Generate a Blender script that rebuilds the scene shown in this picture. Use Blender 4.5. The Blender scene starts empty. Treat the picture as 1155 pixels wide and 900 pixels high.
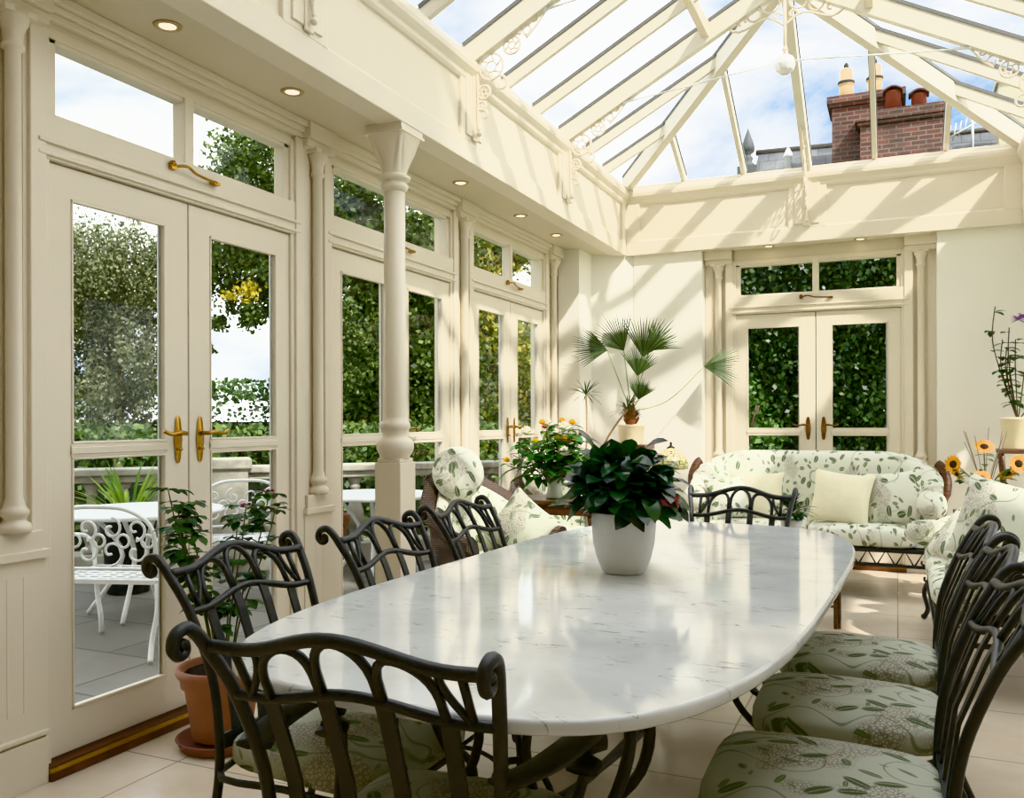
import bpy, math, random
from mathutils import Vector, Matrix, Euler, Quaternion
from math import sin, cos, pi, sqrt, atan2, radians, floor as flr
R = random.Random(7)
S = bpy.context.scene
COL = S.collection

# ------------------------------------------------------------------ helpers
def lerp(a, b, t): return a + (b - a) * t
def interp(tab, x):
    if x <= tab[0][0]: return tab[0][1]
    for (a, p), (b, q) in zip(tab, tab[1:]):
        if x <= b: return p + (q - p) * (x - a) / (b - a)
    return tab[-1][1]
def smooth_path(P, n=5, closed=False):
    P = [Vector(p) for p in P]; out = []
    N = len(P); rng = N if closed else N - 1
    for i in range(rng):
        if closed: a, b, c, d = P[(i-1) % N], P[i], P[(i+1) % N], P[(i+2) % N]
        else: a, b, c, d = P[max(i-1, 0)], P[i], P[i+1], P[min(i+2, N-1)]
        for k in range(n):
            t = k / n
            out.append(.5*((2*b)+(c-a)*t+(2*a-5*b+4*c-d)*t*t+(3*b-a-3*c+d)*t*t*t))
    if not closed: out.append(P[-1])
    return out
def spiral(c, r0, r1, a0, a1, n=16, plane='xz'):
    out = []
    for i in range(n+1):
        t = i/n; r = lerp(r0, r1, t); a = lerp(a0, a1, t)
        if plane == 'xz': out.append((c[0]+r*cos(a), c[1], c[2]+r*sin(a)))
        elif plane == 'yz': out.append((c[0], c[1]+r*cos(a), c[2]+r*sin(a)))
        else: out.append((c[0]+r*cos(a), c[1]+r*sin(a), c[2]))
    return out

class MB:
    def __init__(s): s.v = []; s.f = []; s.s = []; s.m = None
    def add(s, vs, fs, sm=True):
        o = len(s.v)
        if s.m is not None: vs = [s.m @ Vector(v) for v in vs]
        s.v += [tuple(v) for v in vs]
        for f in fs: s.f.append(tuple(i+o for i in f)); s.s.append(sm)
        return s
    def bb(s, x0, x1, y0, y1, z0, z1):
        v = [(x0,y0,z0),(x1,y0,z0),(x1,y1,z0),(x0,y1,z0),(x0,y0,z1),(x1,y0,z1),(x1,y1,z1),(x0,y1,z1)]
        return s.add(v, [(0,3,2,1),(4,5,6,7),(0,1,5,4),(1,2,6,5),(2,3,7,6),(3,0,4,7)], False)
    def bar(s, a, b, w, h, up=(0,0,1)):
        a = Vector(a); b = Vector(b); d = (b-a).normalized(); u = Vector(up)
        r = d.cross(u)
        if r.length < 1e-4: r = d.cross(Vector((1,0,0)))
        r.normalize(); u = r.cross(d).normalized()
        v = []
        for p in (a, b):
            for i, j in ((-1,-1),(1,-1),(1,1),(-1,1)): v.append(p + r*(w/2*i) + u*(h/2*j))
        return s.add(v, [(3,2,1,0),(4,5,6,7),(0,1,5,4),(1,2,6,5),(2,3,7,6),(3,0,4,7)], False)
    def tube(s, P, r, seg=8, closed=False, sq=None):
        P = [Vector(p) for p in P]; n = len(P)
        if n < 2: return s
        rs = r if isinstance(r, (list, tuple)) else [r]*n
        T = []
        for i in range(n):
            if closed: t = P[(i+1) % n]-P[(i-1) % n]
            else: t = P[min(i+1, n-1)]-P[max(i-1, 0)]
            if t.length < 1e-9: t = Vector((0,0,1))
            T.append(t.normalized())
        ref = Vector((0,0,1)) if abs(T[0].z) < .9 else Vector((1,0,0))
        if sq is not None: ref = Vector(sq[2])
        nrm = (ref - T[0]*ref.dot(T[0])).normalized(); vs = []
        for i in range(n):
            if sq is not None: ref = Vector(sq[2]); nn = ref - T[i]*ref.dot(T[i])
            else: nn = nrm - T[i]*nrm.dot(T[i])
            if nn.length > 1e-6: nrm = nn.normalized()
            b = T[i].cross(nrm)
            for k in range(seg):
                if sq is not None:
                    a = 2*pi*(k+.5)/seg; ca, sa = cos(a), sin(a)
                    q = 1/max(abs(ca), abs(sa)) if seg == 4 else 1
                    vs.append(P[i]+nrm*(ca*q*sq[0]*rs[i])+b*(sa*q*sq[1]*rs[i]))
                else:
                    a = 2*pi*k/seg; vs.append(P[i]+nrm*(cos(a)*rs[i])+b*(sin(a)*rs[i]))
        fs = []; m = n if closed else n-1
        for i in range(m):
            for k in range(seg):
                j = (i+1) % n
                fs.append((i*seg+k, i*seg+(k+1) % seg, j*seg+(k+1) % seg, j*seg+k))
        if not closed:
            fs.append(tuple(range(seg-1, -1, -1))); fs.append(tuple((n-1)*seg+k for k in range(seg)))
        return s.add(vs, fs, not (sq is not None and seg == 4))
    def lathe(s, prof, c=(0,0,0), seg=24, arc=None):
        vs = []; fs = []; n = len(prof)
        for (r, z) in prof:
            for k in range(seg):
                a = 2*pi*k/seg; vs.append((c[0]+r*cos(a), c[1]+r*sin(a), c[2]+z))
        for i in range(n-1):
            for k in range(seg):
                fs.append((i*seg+k, i*seg+(k+1) % seg, (i+1)*seg+(k+1) % seg, (i+1)*seg+k))
        if prof[0][0] > 1e-5: fs.append(tuple(range(seg-1, -1, -1)))
        if prof[-1][0] > 1e-5: fs.append(tuple((n-1)*seg+k for k in range(seg)))
        return s.add(vs, fs)
    def ball(s, c, r, seg=12, sc=(1,1,1)):
        n = seg//2; vs = []; fs = []
        for i in range(n+1):
            th = pi*i/n
            for k in range(seg):
                a = 2*pi*k/seg; vs.append((c[0]+r*sc[0]*sin(th)*cos(a), c[1]+r*sc[1]*sin(th)*sin(a), c[2]+r*sc[2]*cos(th)))
        for i in range(n):
            for k in range(seg): fs.append((i*seg+k, (i+1)*seg+k, (i+1)*seg+(k+1) % seg, i*seg+(k+1) % seg))
        return s.add(vs, fs)
    def grid(s, F, nu, nv, cu=False, cv=False, sm=True):
        vs = []; fs = []
        for i in range(nu+(0 if cu else 1)):
            for j in range(nv+(0 if cv else 1)): vs.append(F(i/nu, j/nv))
        W = nv+(0 if cv else 1); H = nu+(0 if cu else 1)
        for i in range(nu):
            for j in range(nv):
                a, b = i, (i+1) % H; c, d = j, (j+1) % W
                fs.append((a*W+c, b*W+c, b*W+d, a*W+d))
        return s.add(vs, fs, sm)
    def supe(s, c, rad, e1=.4, e2=.5, nu=16, nv=28, warp=None):
        def sg(v, e): return (abs(v)**e)*(1 if v >= 0 else -1)
        def F(u, v):
            th = -pi/2+pi*u; ph = 2*pi*v
            x = rad[0]*sg(cos(th), e1)*sg(cos(ph), e2); y = rad[1]*sg(cos(th), e1)*sg(sin(ph), e2); z = rad[2]*sg(sin(th), e1)
            if warp: x, y, z = warp(x, y, z)
            return (c[0]+x, c[1]+y, c[2]+z)
        return s.grid(F, nu, nv, False, True)
    def leaf(s, base, d, up, L, W, bend=.2, n=4, fold=.15):
        base = Vector(base); d = Vector(d).normalized(); up = Vector(up)
        r = d.cross(up)
        if r.length < 1e-3: r = d.cross(Vector((1,.3,0)))
        r.normalize(); up = r.cross(d).normalized(); vs = []; fs = []
        for i in range(n+1):
            t = i/n; w = W/2*sin(pi*min(1, (t*.92+.04)))**.8
            if i == n: w = W*.03
            c = base+d*(L*t*(1-.25*bend*t))-up*(bend*L*t*t)
            vs += [c-r*w+up*(fold*w), c, c+r*w+up*(fold*w)]
        for i in range(n):
            a = i*3; fs += [(a, a+1, a+4, a+3), (a+1, a+2, a+5, a+4)]
        return s.add(vs, fs)
    def quadleaf(s, c, size, rnd, up=0):
        d = Vector((rnd.gauss(0,1), rnd.gauss(0,1), rnd.gauss(0,1)-up)).normalized()
        n = Vector((rnd.gauss(0,1), rnd.gauss(0,1), rnd.gauss(0,1)+.6)); r = d.cross(n).normalized()
        c = Vector(c); L = size*rnd.uniform(.7, 1.3); w = L*.36
        return s.add([c-d*L*.5, c+r*w-d*L*.05, c+d*L*.5, c-r*w-d*L*.05], [(0,1,2,3)], False)
    def build(s, name, mat, parent=None, bevel=0, loc=None, subsurf=0):
        me = bpy.data.meshes.new(name); me.from_pydata(s.v, [], s.f); me.polygons.foreach_set('use_smooth', s.s); me.update()
        me.materials.append(mat)
        o = bpy.data.objects.new(name, me); COL.objects.link(o)
        if parent is not None: o.parent = parent
        if loc is not None: o.location = loc
        if bevel:
            b = o.modifiers.new('bevel', 'BEVEL'); b.width = bevel; b.segments = 2; b.limit_method = 'ANGLE'; b.angle_limit = radians(40)
        if subsurf:
            b = o.modifiers.new('sub', 'SUBSURF'); b.levels = b.render_levels = subsurf
        return o
def thing(name, label=None, cat=None, loc=(0,0,0), rz=0, group=None, kind=None):
    o = bpy.data.objects.new(name, None); COL.objects.link(o); o.location = loc; o.rotation_euler = (0,0,rz); o.empty_display_size = .1
    return tag(o, label, cat, group, kind)
def tag(o, label=None, cat=None, group=None, kind=None):
    if label: o['label'] = label
    if cat: o['category'] = cat
    if group: o['group'] = group
    if kind: o['kind'] = kind
    return o
def kids(o): return [c for c in list(bpy.data.objects) if c.parent == o]
def copy_tree(o, parent=None, label=None):
    c = o.copy(); COL.objects.link(c)
    if parent is not None: c.parent = parent
    if label: c['label'] = label
    for ch in kids(o): copy_tree(ch, c)
    return c

# ------------------------------------------------------------------ materials
def new_mat(name):
    m = bpy.data.materials.new(name); m.use_nodes = True; nt = m.node_tree
    return m, nt, nt.nodes, nt.links, nt.nodes['Principled BSDF']
def lin(h):
    if isinstance(h, str):
        c = [int(h[i:i+2], 16)/255 for i in (0, 2, 4)]
        return tuple(x/12.92 if x <= .04045 else ((x+.055)/1.055)**2.4 for x in c)+(1,)
    return tuple(h)+(1,) if len(h) == 3 else h
def mixc(N, L, fac, a, b):
    n = N.new('ShaderNodeMix'); n.data_type = 'RGBA'
    for sock, v in ((n.inputs[0], fac), (n.inputs[6], a), (n.inputs[7], b)):
        if hasattr(v, 'is_output'): L.new(v, sock)
        else: sock.default_value = v
    return n.outputs[2]
def maprange(N, L, v, a, b, c=0, d=1):
    n = N.new('ShaderNodeMapRange'); L.new(v, n.inputs[0])
    for i, x in zip((1,2,3,4), (a,b,c,d)): n.inputs[i].default_value = x
    return n.outputs[0]
def simple(name, col, rough=.5, metal=0, var=.06, vscale=6, bump=0, bscale=60, spec=.5, coat=0):
    m, nt, N, L, P = new_mat(name); c = lin(col)
    tc = N.new('ShaderNodeTexCoord'); nz = N.new('ShaderNodeTexNoise'); nz.inputs['Scale'].default_value = vscale; nz.inputs['Detail'].default_value = 4
    L.new(tc.outputs['Object'], nz.inputs['Vector'])
    f = maprange(N, L, nz.outputs['Fac'], .3, .7)
    dk = tuple(x*(1-var) for x in c[:3])+(1,); lt = tuple(min(1, x*(1+var*.6)) for x in c[:3])+(1,)
    L.new(mixc(N, L, f, dk, lt), P.inputs['Base Color'])
    P.inputs['Roughness'].default_value = rough; P.inputs['Metallic'].default_value = metal; P.inputs['Specular IOR Level'].default_value = spec
    P.inputs['Coat Weight'].default_value = coat
    if bump:
        n2 = N.new('ShaderNodeTexNoise'); n2.inputs['Scale'].default_value = bscale; n2.inputs['Detail'].default_value = 3; L.new(tc.outputs['Object'], n2.inputs['Vector'])
        b = N.new('ShaderNodeBump'); b.inputs['Strength'].default_value = bump; b.inputs['Distance'].default_value = .01
        L.new(n2.outputs['Fac'], b.inputs['Height']); L.new(b.outputs[0], P.inputs['Normal'])
    return m
def glassmat(name, tint=(1,1,1), refl=.07):
    m, nt, N, L, P = new_mat(name); N.remove(P)
    tr = N.new('ShaderNodeBsdfTransparent'); tr.inputs[0].default_value = tuple(tint)+(1,)
    gl = N.new('ShaderNodeBsdfGlossy'); gl.inputs['Roughness'].default_value = .02
    fr = N.new('ShaderNodeLayerWeight'); fr.inputs[0].default_value = .5
    pw = N.new('ShaderNodeMath'); pw.operation = 'POWER'; pw.inputs[1].default_value = 4.5; L.new(fr.outputs['Facing'], pw.inputs[0])
    ma = N.new('ShaderNodeMath'); ma.operation = 'MULTIPLY_ADD'; ma.inputs[1].default_value = .35; ma.inputs[2].default_value = refl; L.new(pw.outputs[0], ma.inputs[0])
    mx = N.new('ShaderNodeMixShader'); L.new(ma.outputs[0], mx.inputs[0]); L.new(tr.outputs[0], mx.inputs[1]); L.new(gl.outputs[0], mx.inputs[2])
    L.new(mx.outputs[0], N['Material Output'].inputs[0]); return m
def leafmat(name, cols, trans=.25, rough=.45, spec=.4):
    m, nt, N, L, P = new_mat(name)
    g = N.new('ShaderNodeNewGeometry'); r = N.new('ShaderNodeValToRGB'); L.new(g.outputs['Random Per Island'], r.inputs[0])
    e = r.color_ramp.elements
    while len(e) < len(cols): e.new(.5)
    for i, c in enumerate(cols): e[i].position = i/(len(cols)-1); e[i].color = lin(c)
    L.new(r.outputs[0], P.inputs['Base Color']); P.inputs['Roughness'].default_value = rough; P.inputs['Specular IOR Level'].default_value = spec
    if trans:
        t = N.new('ShaderNodeBsdfTranslucent'); L.new(r.outputs[0], t.inputs[0]); mx = N.new('ShaderNodeMixShader'); mx.inputs[0].default_value = trans
        L.new(P.outputs[0], mx.inputs[1]); L.new(t.outputs[0], mx.inputs[2]); L.new(mx.outputs[0], N['Material Output'].inputs[0])
    return m
def floral(name, base, green, blossom, scale=9.0, leaf=(.042, .015, .05), bl=.58):
    m, nt, N, L, P = new_mat(name)
    tc = N.new('ShaderNodeTexCoord'); oc = tc.outputs['Object']
    def vmath(op, a, b=None):
        n = N.new('ShaderNodeVectorMath'); n.operation = op
        for i, v in enumerate((a, b)):
            if v is None: continue
            if hasattr(v, 'is_output'): L.new(v, n.inputs[i])
            else: n.inputs[i].default_value = v
        return n
    def leaves(sc, dims, seed, keep):
        off = vmath('ADD', oc, (seed, seed*.7, seed*1.3)).outputs[0]
        vo = N.new('ShaderNodeTexVoronoi'); vo.inputs['Scale'].default_value = sc; vo.inputs['Randomness'].default_value = .8; L.new(off, vo.inputs['Vector'])
        loc = vmath('SUBTRACT', off, vo.outputs['Position']).outputs[0]
        ang = vmath('MULTIPLY', vo.outputs['Color'], (6.28, .5, 6.28)).outputs[0]
        ro = N.new('ShaderNodeVectorRotate'); ro.rotation_type = 'EULER_XYZ'; L.new(loc, ro.inputs['Vector']); L.new(ang, ro.inputs['Rotation'])
        s2 = vmath('MULTIPLY', ro.outputs[0], (1/dims[0], 1/dims[1], 1/dims[2])).outputs[0]
        ln = vmath('LENGTH', s2).outputs['Value']
        edge = maprange(N, L, ln, 1.0, .85)
        sx = N.new('ShaderNodeSeparateXYZ'); L.new(s2, sx.inputs[0]); ab = N.new('ShaderNodeMath'); ab.operation = 'ABSOLUTE'; L.new(sx.outputs[1], ab.inputs[0])
        vein = maprange(N, L, ab.outputs[0], .0, .22, .45, 1)
        sc_ = N.new('ShaderNodeSeparateColor'); L.new(vo.outputs['Color'], sc_.inputs[0])
        kp = maprange(N, L, sc_.outputs[1], 1-keep, 1-keep+.02)
        m1 = N.new('ShaderNodeMath'); m1.operation = 'MULTIPLY'; L.new(edge, m1.inputs[0]); L.new(vein, m1.inputs[1])
        m2 = N.new('ShaderNodeMath'); m2.operation = 'MULTIPLY'; L.new(m1.outputs[0], m2.inputs[0]); L.new(kp, m2.inputs[1]); return m2.outputs[0]
    nz = N.new('ShaderNodeTexNoise'); nz.inputs['Scale'].default_value = 5; nz.inputs['Detail'].default_value = 0; L.new(oc, nz.inputs['Vector'])
    sub = N.new('ShaderNodeMath'); sub.operation = 'SUBTRACT'; sub.inputs[1].default_value = .5; L.new(nz.outputs['Fac'], sub.inputs[0])
    ab = N.new('ShaderNodeMath'); ab.operation = 'ABSOLUTE'; L.new(sub.outputs[0], ab.inputs[0])
    stem = maprange(N, L, ab.outputs[0], .010, .004, 0, .6)
    col = mixc(N, L, stem, lin(base), lin(green))
    n3 = N.new('ShaderNodeTexNoise'); n3.inputs['Scale'].default_value = 4.5; n3.inputs['Detail'].default_value = 1; L.new(vmath('ADD', oc, (3.1, 1.7, 5)).outputs[0], n3.inputs['Vector'])
    v2 = N.new('ShaderNodeTexVoronoi'); v2.feature = 'DISTANCE_TO_EDGE'; v2.inputs['Scale'].default_value = scale*9; L.new(oc, v2.inputs['Vector'])
    pet = maprange(N, L, v2.outputs['Distance'], .16, .05, 0, 1)
    msk = maprange(N, L, n3.outputs['Fac'], bl, bl+.05, 0, .75)
    mm = N.new('ShaderNodeMath'); mm.operation = 'MULTIPLY'; L.new(pet, mm.inputs[0]); L.new(msk, mm.inputs[1])
    col = mixc(N, L, mm.outputs[0], col, lin(blossom))
    col = mixc(N, L, leaves(scale, leaf, 0, .75), col, lin(green))
    g2 = tuple(x*1.5 for x in lin(green)[:3])+(1,)
    col = mixc(N, L, leaves(scale*1.5, tuple(x*.62 for x in leaf), 4.7, .55), col, g2)
    L.new(col, P.inputs['Base Color']); P.inputs['Roughness'].default_value = .85; P.inputs['Specular IOR Level'].default_value = .2
    n4 = N.new('ShaderNodeTexNoise'); n4.inputs['Scale'].default_value = 9; L.new(oc, n4.inputs['Vector'])
    b = N.new('ShaderNodeBump'); b.inputs['Strength'].default_value = .35; b.inputs['Distance'].default_value = .02; L.new(n4.outputs['Fac'], b.inputs['Height']); L.new(b.outputs[0], P.inputs['Normal'])
    return m
def tiles(name, c1, c2, grout, w, h, off=0, gw=.006, nscale=2.2, rough=.35, nvar=.5, dark='B39F84', spec=.5, objrot=0):
    m, nt, N, L, P = new_mat(name)
    tc = N.new('ShaderNodeTexCoord'); br = N.new('ShaderNodeTexBrick'); br.offset = off
    mp = N.new('ShaderNodeMapping'); mp.inputs['Rotation'].default_value = (0, 0, objrot) if not isinstance(objrot, tuple) else objrot
    L.new(tc.outputs['Object'], mp.inputs[0]); L.new(mp.outputs[0], br.inputs['Vector'])
    br.inputs['Scale'].default_value = 1; br.inputs['Brick Width'].default_value = w; br.inputs['Row Height'].default_value = h; br.inputs['Mortar Size'].default_value = gw; br.inputs['Mortar Smooth'].default_value = .2
    br.inputs['Color1'].default_value = lin(c1); br.inputs['Color2'].default_value = lin(c2); br.inputs['Mortar'].default_value = lin(grout)
    nz = N.new('ShaderNodeTexNoise'); nz.inputs['Scale'].default_value = nscale; nz.inputs['Detail'].default_value = 6; nz.inputs['Roughness'].default_value = .6; L.new(tc.outputs['Object'], nz.inputs['Vector'])
    f = maprange(N, L, nz.outputs['Fac'], .42, .75, 0, nvar)
    L.new(mixc(N, L, f, br.outputs['Color'], lin(dark)), P.inputs['Base Color'])
    P.inputs['Roughness'].default_value = rough; P.inputs['Specular IOR Level'].default_value = spec
    b = N.new('ShaderNodeBump'); b.inputs['Strength'].default_value = .3; b.inputs['Distance'].default_value = .004; b.invert = True; L.new(br.outputs['Fac'], b.inputs['Height']); L.new(b.outputs[0], P.inputs['Normal'])
    return m
def marble():
    m, nt, N, L, P = new_mat('marble_top'); tc = N.new('ShaderNodeTexCoord')
    def streak(rot, sc, seed, lo, hi):
        mp = N.new('ShaderNodeMapping'); mp.inputs['Rotation'].default_value = (0,0,rot); mp.inputs['Scale'].default_value = sc; mp.inputs['Location'].default_value = (seed, seed, 0)
        L.new(tc.outputs['Object'], mp.inputs[0]); n = N.new('ShaderNodeTexNoise'); n.inputs['Scale'].default_value = 1; n.inputs['Detail'].default_value = 5; n.inputs['Distortion'].default_value = 1.2
        L.new(mp.outputs[0], n.inputs['Vector']); s_ = N.new('ShaderNodeMath'); s_.operation = 'SUBTRACT'; s_.inputs[1].default_value = .5; L.new(n.outputs['Fac'], s_.inputs[0])
        a = N.new('ShaderNodeMath'); a.operation = 'ABSOLUTE'; L.new(s_.outputs[0], a.inputs[0]); line = maprange(N, L, a.outputs[0], .014, .0)
        g = N.new('ShaderNodeTexNoise'); g.inputs['Scale'].default_value = 9+seed; g.inputs['Detail'].default_value = 2; L.new(tc.outputs['Object'], g.inputs['Vector'])
        gm = maprange(N, L, g.outputs['Fac'], lo, hi); x = N.new('ShaderNodeMath'); x.operation = 'MULTIPLY'; L.new(line, x.inputs[0]); L.new(gm, x.inputs[1]); return x.outputs[0]
    n0 = N.new('ShaderNodeTexNoise'); n0.inputs['Scale'].default_value = 5; n0.inputs['Detail'].default_value = 6; L.new(tc.outputs['Object'], n0.inputs['Vector'])
    col = mixc(N, L, maprange(N, L, n0.outputs['Fac'], .35, .7), lin('E4E7E8'), lin('D2D5D5'))
    col = mixc(N, L, streak(.5, (4, 16, 4), .0, .55, .66), col, lin('84847C'))
    col = mixc(N, L, streak(-.2, (6, 22, 4), 3.0, .57, .66), col, lin('8B887C'))
    L.new(col, P.inputs['Base Color']); P.inputs['Roughness'].default_value = .09; P.inputs['Specular IOR Level'].default_value = .6; P.inputs['Coat Weight'].default_value = .3; P.inputs['Coat Roughness'].default_value = .04
    return m
def wicker():
    m, nt, N, L, P = new_mat('wicker'); tc = N.new('ShaderNodeTexCoord'); w1 = N.new('ShaderNodeTexWave'); w1.bands_direction = 'Z'; w1.inputs['Scale'].default_value = 28
    w2 = N.new('ShaderNodeTexWave'); w2.bands_direction = 'X'; w2.inputs['Scale'].default_value = 22
    for w in (w1, w2): L.new(tc.outputs['Object'], w.inputs['Vector'])
    x = N.new('ShaderNodeMath'); x.operation = 'MULTIPLY'; L.new(w1.outputs['Fac'], x.inputs[0]); L.new(w2.outputs['Fac'], x.inputs[1])
    L.new(mixc(N, L, x.outputs[0], lin('3A2E28'), lin('7A6658')), P.inputs['Base Color']); P.inputs['Roughness'].default_value = .6
    b = N.new('ShaderNodeBump'); b.inputs['Strength'].default_value = .6; b.inputs['Distance'].default_value = .01; L.new(x.outputs[0], b.inputs['Height']); L.new(b.outputs[0], P.inputs['Normal']); return m
def wood(name, a, b_, sc=(3, 3, 20), rough=.4):
    m, nt, N, L, P = new_mat(name); tc = N.new('ShaderNodeTexCoord'); mp = N.new('ShaderNodeMapping'); mp.inputs['Scale'].default_value = sc; L.new(tc.outputs['Object'], mp.inputs[0])
    n = N.new('ShaderNodeTexNoise'); n.inputs['Scale'].default_value = 3; n.inputs['Detail'].default_value = 6; n.inputs['Distortion'].default_value = .6; L.new(mp.outputs[0], n.inputs['Vector'])
    L.new(mixc(N, L, maprange(N, L, n.outputs['Fac'], .35, .65), lin(a), lin(b_)), P.inputs['Base Color']); P.inputs['Roughness'].default_value = rough; return m
def emis(name, col, st):
    m, nt, N, L, P = new_mat(name); P.inputs['Base Color'].default_value = lin(col); P.inputs['Emission Color'].default_value = lin(col); P.inputs['Emission Strength'].default_value = st; return m

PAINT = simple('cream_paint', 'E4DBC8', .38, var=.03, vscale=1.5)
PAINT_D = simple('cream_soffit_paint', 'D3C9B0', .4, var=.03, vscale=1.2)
PLASTER = simple('white_plaster', 'F1EEE4', .8, var=.03, vscale=1.4, bump=.05)
GLASS = glassmat('door_glass', (.985, .995, .985), .009)
RGLASS = glassmat('roof_glass', (.98, .99, 1), .012)
IRON = simple('dark_wrought_iron', '3B3D3F', .42, .15, var=.15, vscale=30, bump=.12, bscale=90)
BRASS = simple('aged_brass', 'A8823C', .25, .95, var=.2, vscale=40)
BRONZE = simple('brown_bronze', '7A5634', .3, .85, var=.2, vscale=40)
RAFT = simple('lantern_paint', 'DFDACB', .4, var=.03)
GASK = simple('grey_gasket', '6B6C6A', .6, var=.05)
SILVER = simple('zinc_trim', 'C9CCCB', .35, .6, var=.05)
SEATF = floral('sage_floral_fabric', 'B2B5A6', '56614A', '77675F', 10.5, (.040, .014, .055), .50)
SOFAF = floral('white_floral_fabric', 'E0E2D3', '5F6E4E', '968A7E', 12, (.032, .014, .045), .56)
CREAMF = simple('cream_linen', 'F0EBCF', .9, var=.06, vscale=8, bump=.3, bscale=14, spec=.15)
TERRA = simple('terracotta', 'A27460', .75, var=.14, vscale=9, bump=.08, bscale=40)
TERRA2 = simple('dark_terracotta_saucer', '82564A', .7, var=.14, vscale=9)
SOIL = simple('potting_soil', '2A2019', .95, var=.4, vscale=60, bump=.8, bscale=120)
WHITEPOT = simple('white_ceramic', 'DAD9D2', .55, var=.03)
CREAMPOT = simple('cream_ceramic', 'EFE2BF', .45, var=.05)
DWOOD = wood('dark_walnut', '3B281D', '654633')
SILLW = wood('sill_hardwood', '4A2A1C', '5E3A26', (3, 20, 3), .35)
STONE = simple('weathered_limestone', 'A5A297', .9, var=.35, vscale=5, bump=.6, bscale=30)
WIRON = simple('white_cast_iron', 'E4E6E6', .45, .1, var=.06, vscale=20)
DEEP = leafmat('dark_glossy_leaf', ['0E2415', '16331C', '234A26', '2E5B2B'], .1, .28, .6)
ROSEL = leafmat('rose_leaf', ['1F3A1C', '2F4F28', '486B38'], .2, .4)
PALML = leafmat('palm_leaf', ['26361E', '42552F', '5F7440'], .25)
BIRCH = leafmat('birch_leaf', ['3C4830', '5A6446', '787E5C', '90916E'], .35)
DARKT = leafmat('oak_leaf', ['26331F', '40532F', '5C7140', '7C8C52'], .4)
YELT = leafmat('yellow_green_leaf', ['3C5026', '64783A', '929548', 'C0AC48'], .4)
GOLDL = leafmat('golden_leaf', ['8F8428', 'B09F34', 'C4B348'], .35)
HEDGE = leafmat('hedge_leaf', ['2B3F24', '445F35', '667F4A'], .3)
IVY = leafmat('ivy_leaf', ['10200F', '1D3218', '2F4926', '4E6238'], .15)
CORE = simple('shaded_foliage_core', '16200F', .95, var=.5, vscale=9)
ROSEP = simple('rose_pink', 'B0607A', .6)
PURP = simple('purple_petals', 'A878B8', .6)
BARK = simple('bark', '5B4E40', .9, var=.3, vscale=12, bump=.5, bscale=30)

# ------------------------------------------------------------------ setting: room shell
XL, YB, ZS = -2.70, 7.62, 2.72
DY = [2.78, 4.44, 6.10]
CURB = 3.32; K = .53; LX0, LX1, LY0, LY1 = -2.225, .87, -.155, 7.57
CX = (LX0+LX1)/2; HW = (LX1-LX0)/2; ZR = CURB+K*HW
def slab(name, mat, *boxes, bevel=0):
    b = MB()
    for q in boxes: b.bb(*q)
    o = b.build(name, mat, bevel=bevel); o['kind'] = 'structure'; return o
FLOORM = tiles('floor_tiles', 'DCD0BE', 'D6C9B6', 'A0937F', .6, .6, 0, .004, 3.0, .22, .55, 'BCA88B')
slab('floor', FLOORM, (-2.95, 1.6, -.9, 7.95, -.1, 0))
PATM = tiles('patio_stone', '7C7A72', '686761', '4E4D47', .75, .6, .5, .01, 2.5, .7, .6, '675D50')
slab('ground_patio', PATM, (-9.5, -2.95, -4, 9.0, -.25, -.08))
LAWN = simple('lawn', '56703A', .95, var=.3, vscale=3, bump=.5, bscale=50)
slab('ground_lawn', LAWN, (-45, 30, -30, 60, -.6, -.3))
# left wall: header, piers, wall end
lw = MB()
lw.bb(-2.90, XL, -.9, 1.86, 0, ZS)
lw.bb(-2.84, -2.715, 1.86, 7.11, 2.60, 3.0)
for c in (1.97, 3.63, 5.27, 6.945):
    lw.bb(-2.84, -2.715, c-.145, c+.145, 0, 2.62)
lw.bb(-2.90, -2.515, 7.11, 7.43, 0, ZS)
lw.bb(-2.90, -2.6, 7.43, 7.95, 0, ZS)
lw.build('wall_left', PAINT)['kind'] = 'structure'
wp = MB()
wp.bb(-2.53, -2.510, 7.105, 7.43, 0, ZS)
wp.bb(-2.70, -2.510, 7.10, 7.106, 0, ZS)
wp.add([(-2.51,7.43,0),(-2.155,7.64,0),(-2.155,7.64,ZS),(-2.51,7.43,ZS),(-2.6,7.6,0),(-2.155,7.8,0),(-2.155,7.8,ZS),(-2.6,7.6,ZS)],
       [(0,1,2,3),(4,7,6,5),(3,2,6,7),(0,4,5,1),(0,3,7,4),(1,5,6,2)], False)
wp.build('wall_corner', PLASTER)['kind'] = 'structure'
slab('wall_back', PLASTER, (-2.17, -1.56, YB, 7.95, 0, ZS), (.29, 1.6, YB, 7.95, 0, ZS))
slab('wall_right', PLASTER, (1.34, 1.5, -.9, 4.0, 0, ZS), (1.34, 1.5, 5.3, 5.7, 0, ZS), (1.34, 1.5, 7.0, 7.95, 0, ZS),
     (1.34, 1.5, 4.0, 5.3, 2.4, ZS), (1.34, 1.5, 5.7, 7.0, 2.4, ZS), (1.34, 1.5, 4.0, 5.3, 0, .15), (1.34, 1.5, 5.7, 7.0, 0, .15))
slab('wall_front_sunblock', simple('house_render', '968B76', .85, var=.08), (-7, 4.9, -1.25, -.9, -.3, 13.5))  # unseen front wall, extended high and wide to block sun from the near bays
slab('ceiling', PAINT_D, (-2.9, LX0-.02, -.9, 7.95, ZS, ZS+.16), (LX1+.02, 1.6, -.9, 7.95, ZS, ZS+.16), (-2.9, 1.6, LY1+.02, 7.95, ZS, ZS+.16), (-2.9, 1.6, -.9, LY0-.02, ZS, ZS+.16))

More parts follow.
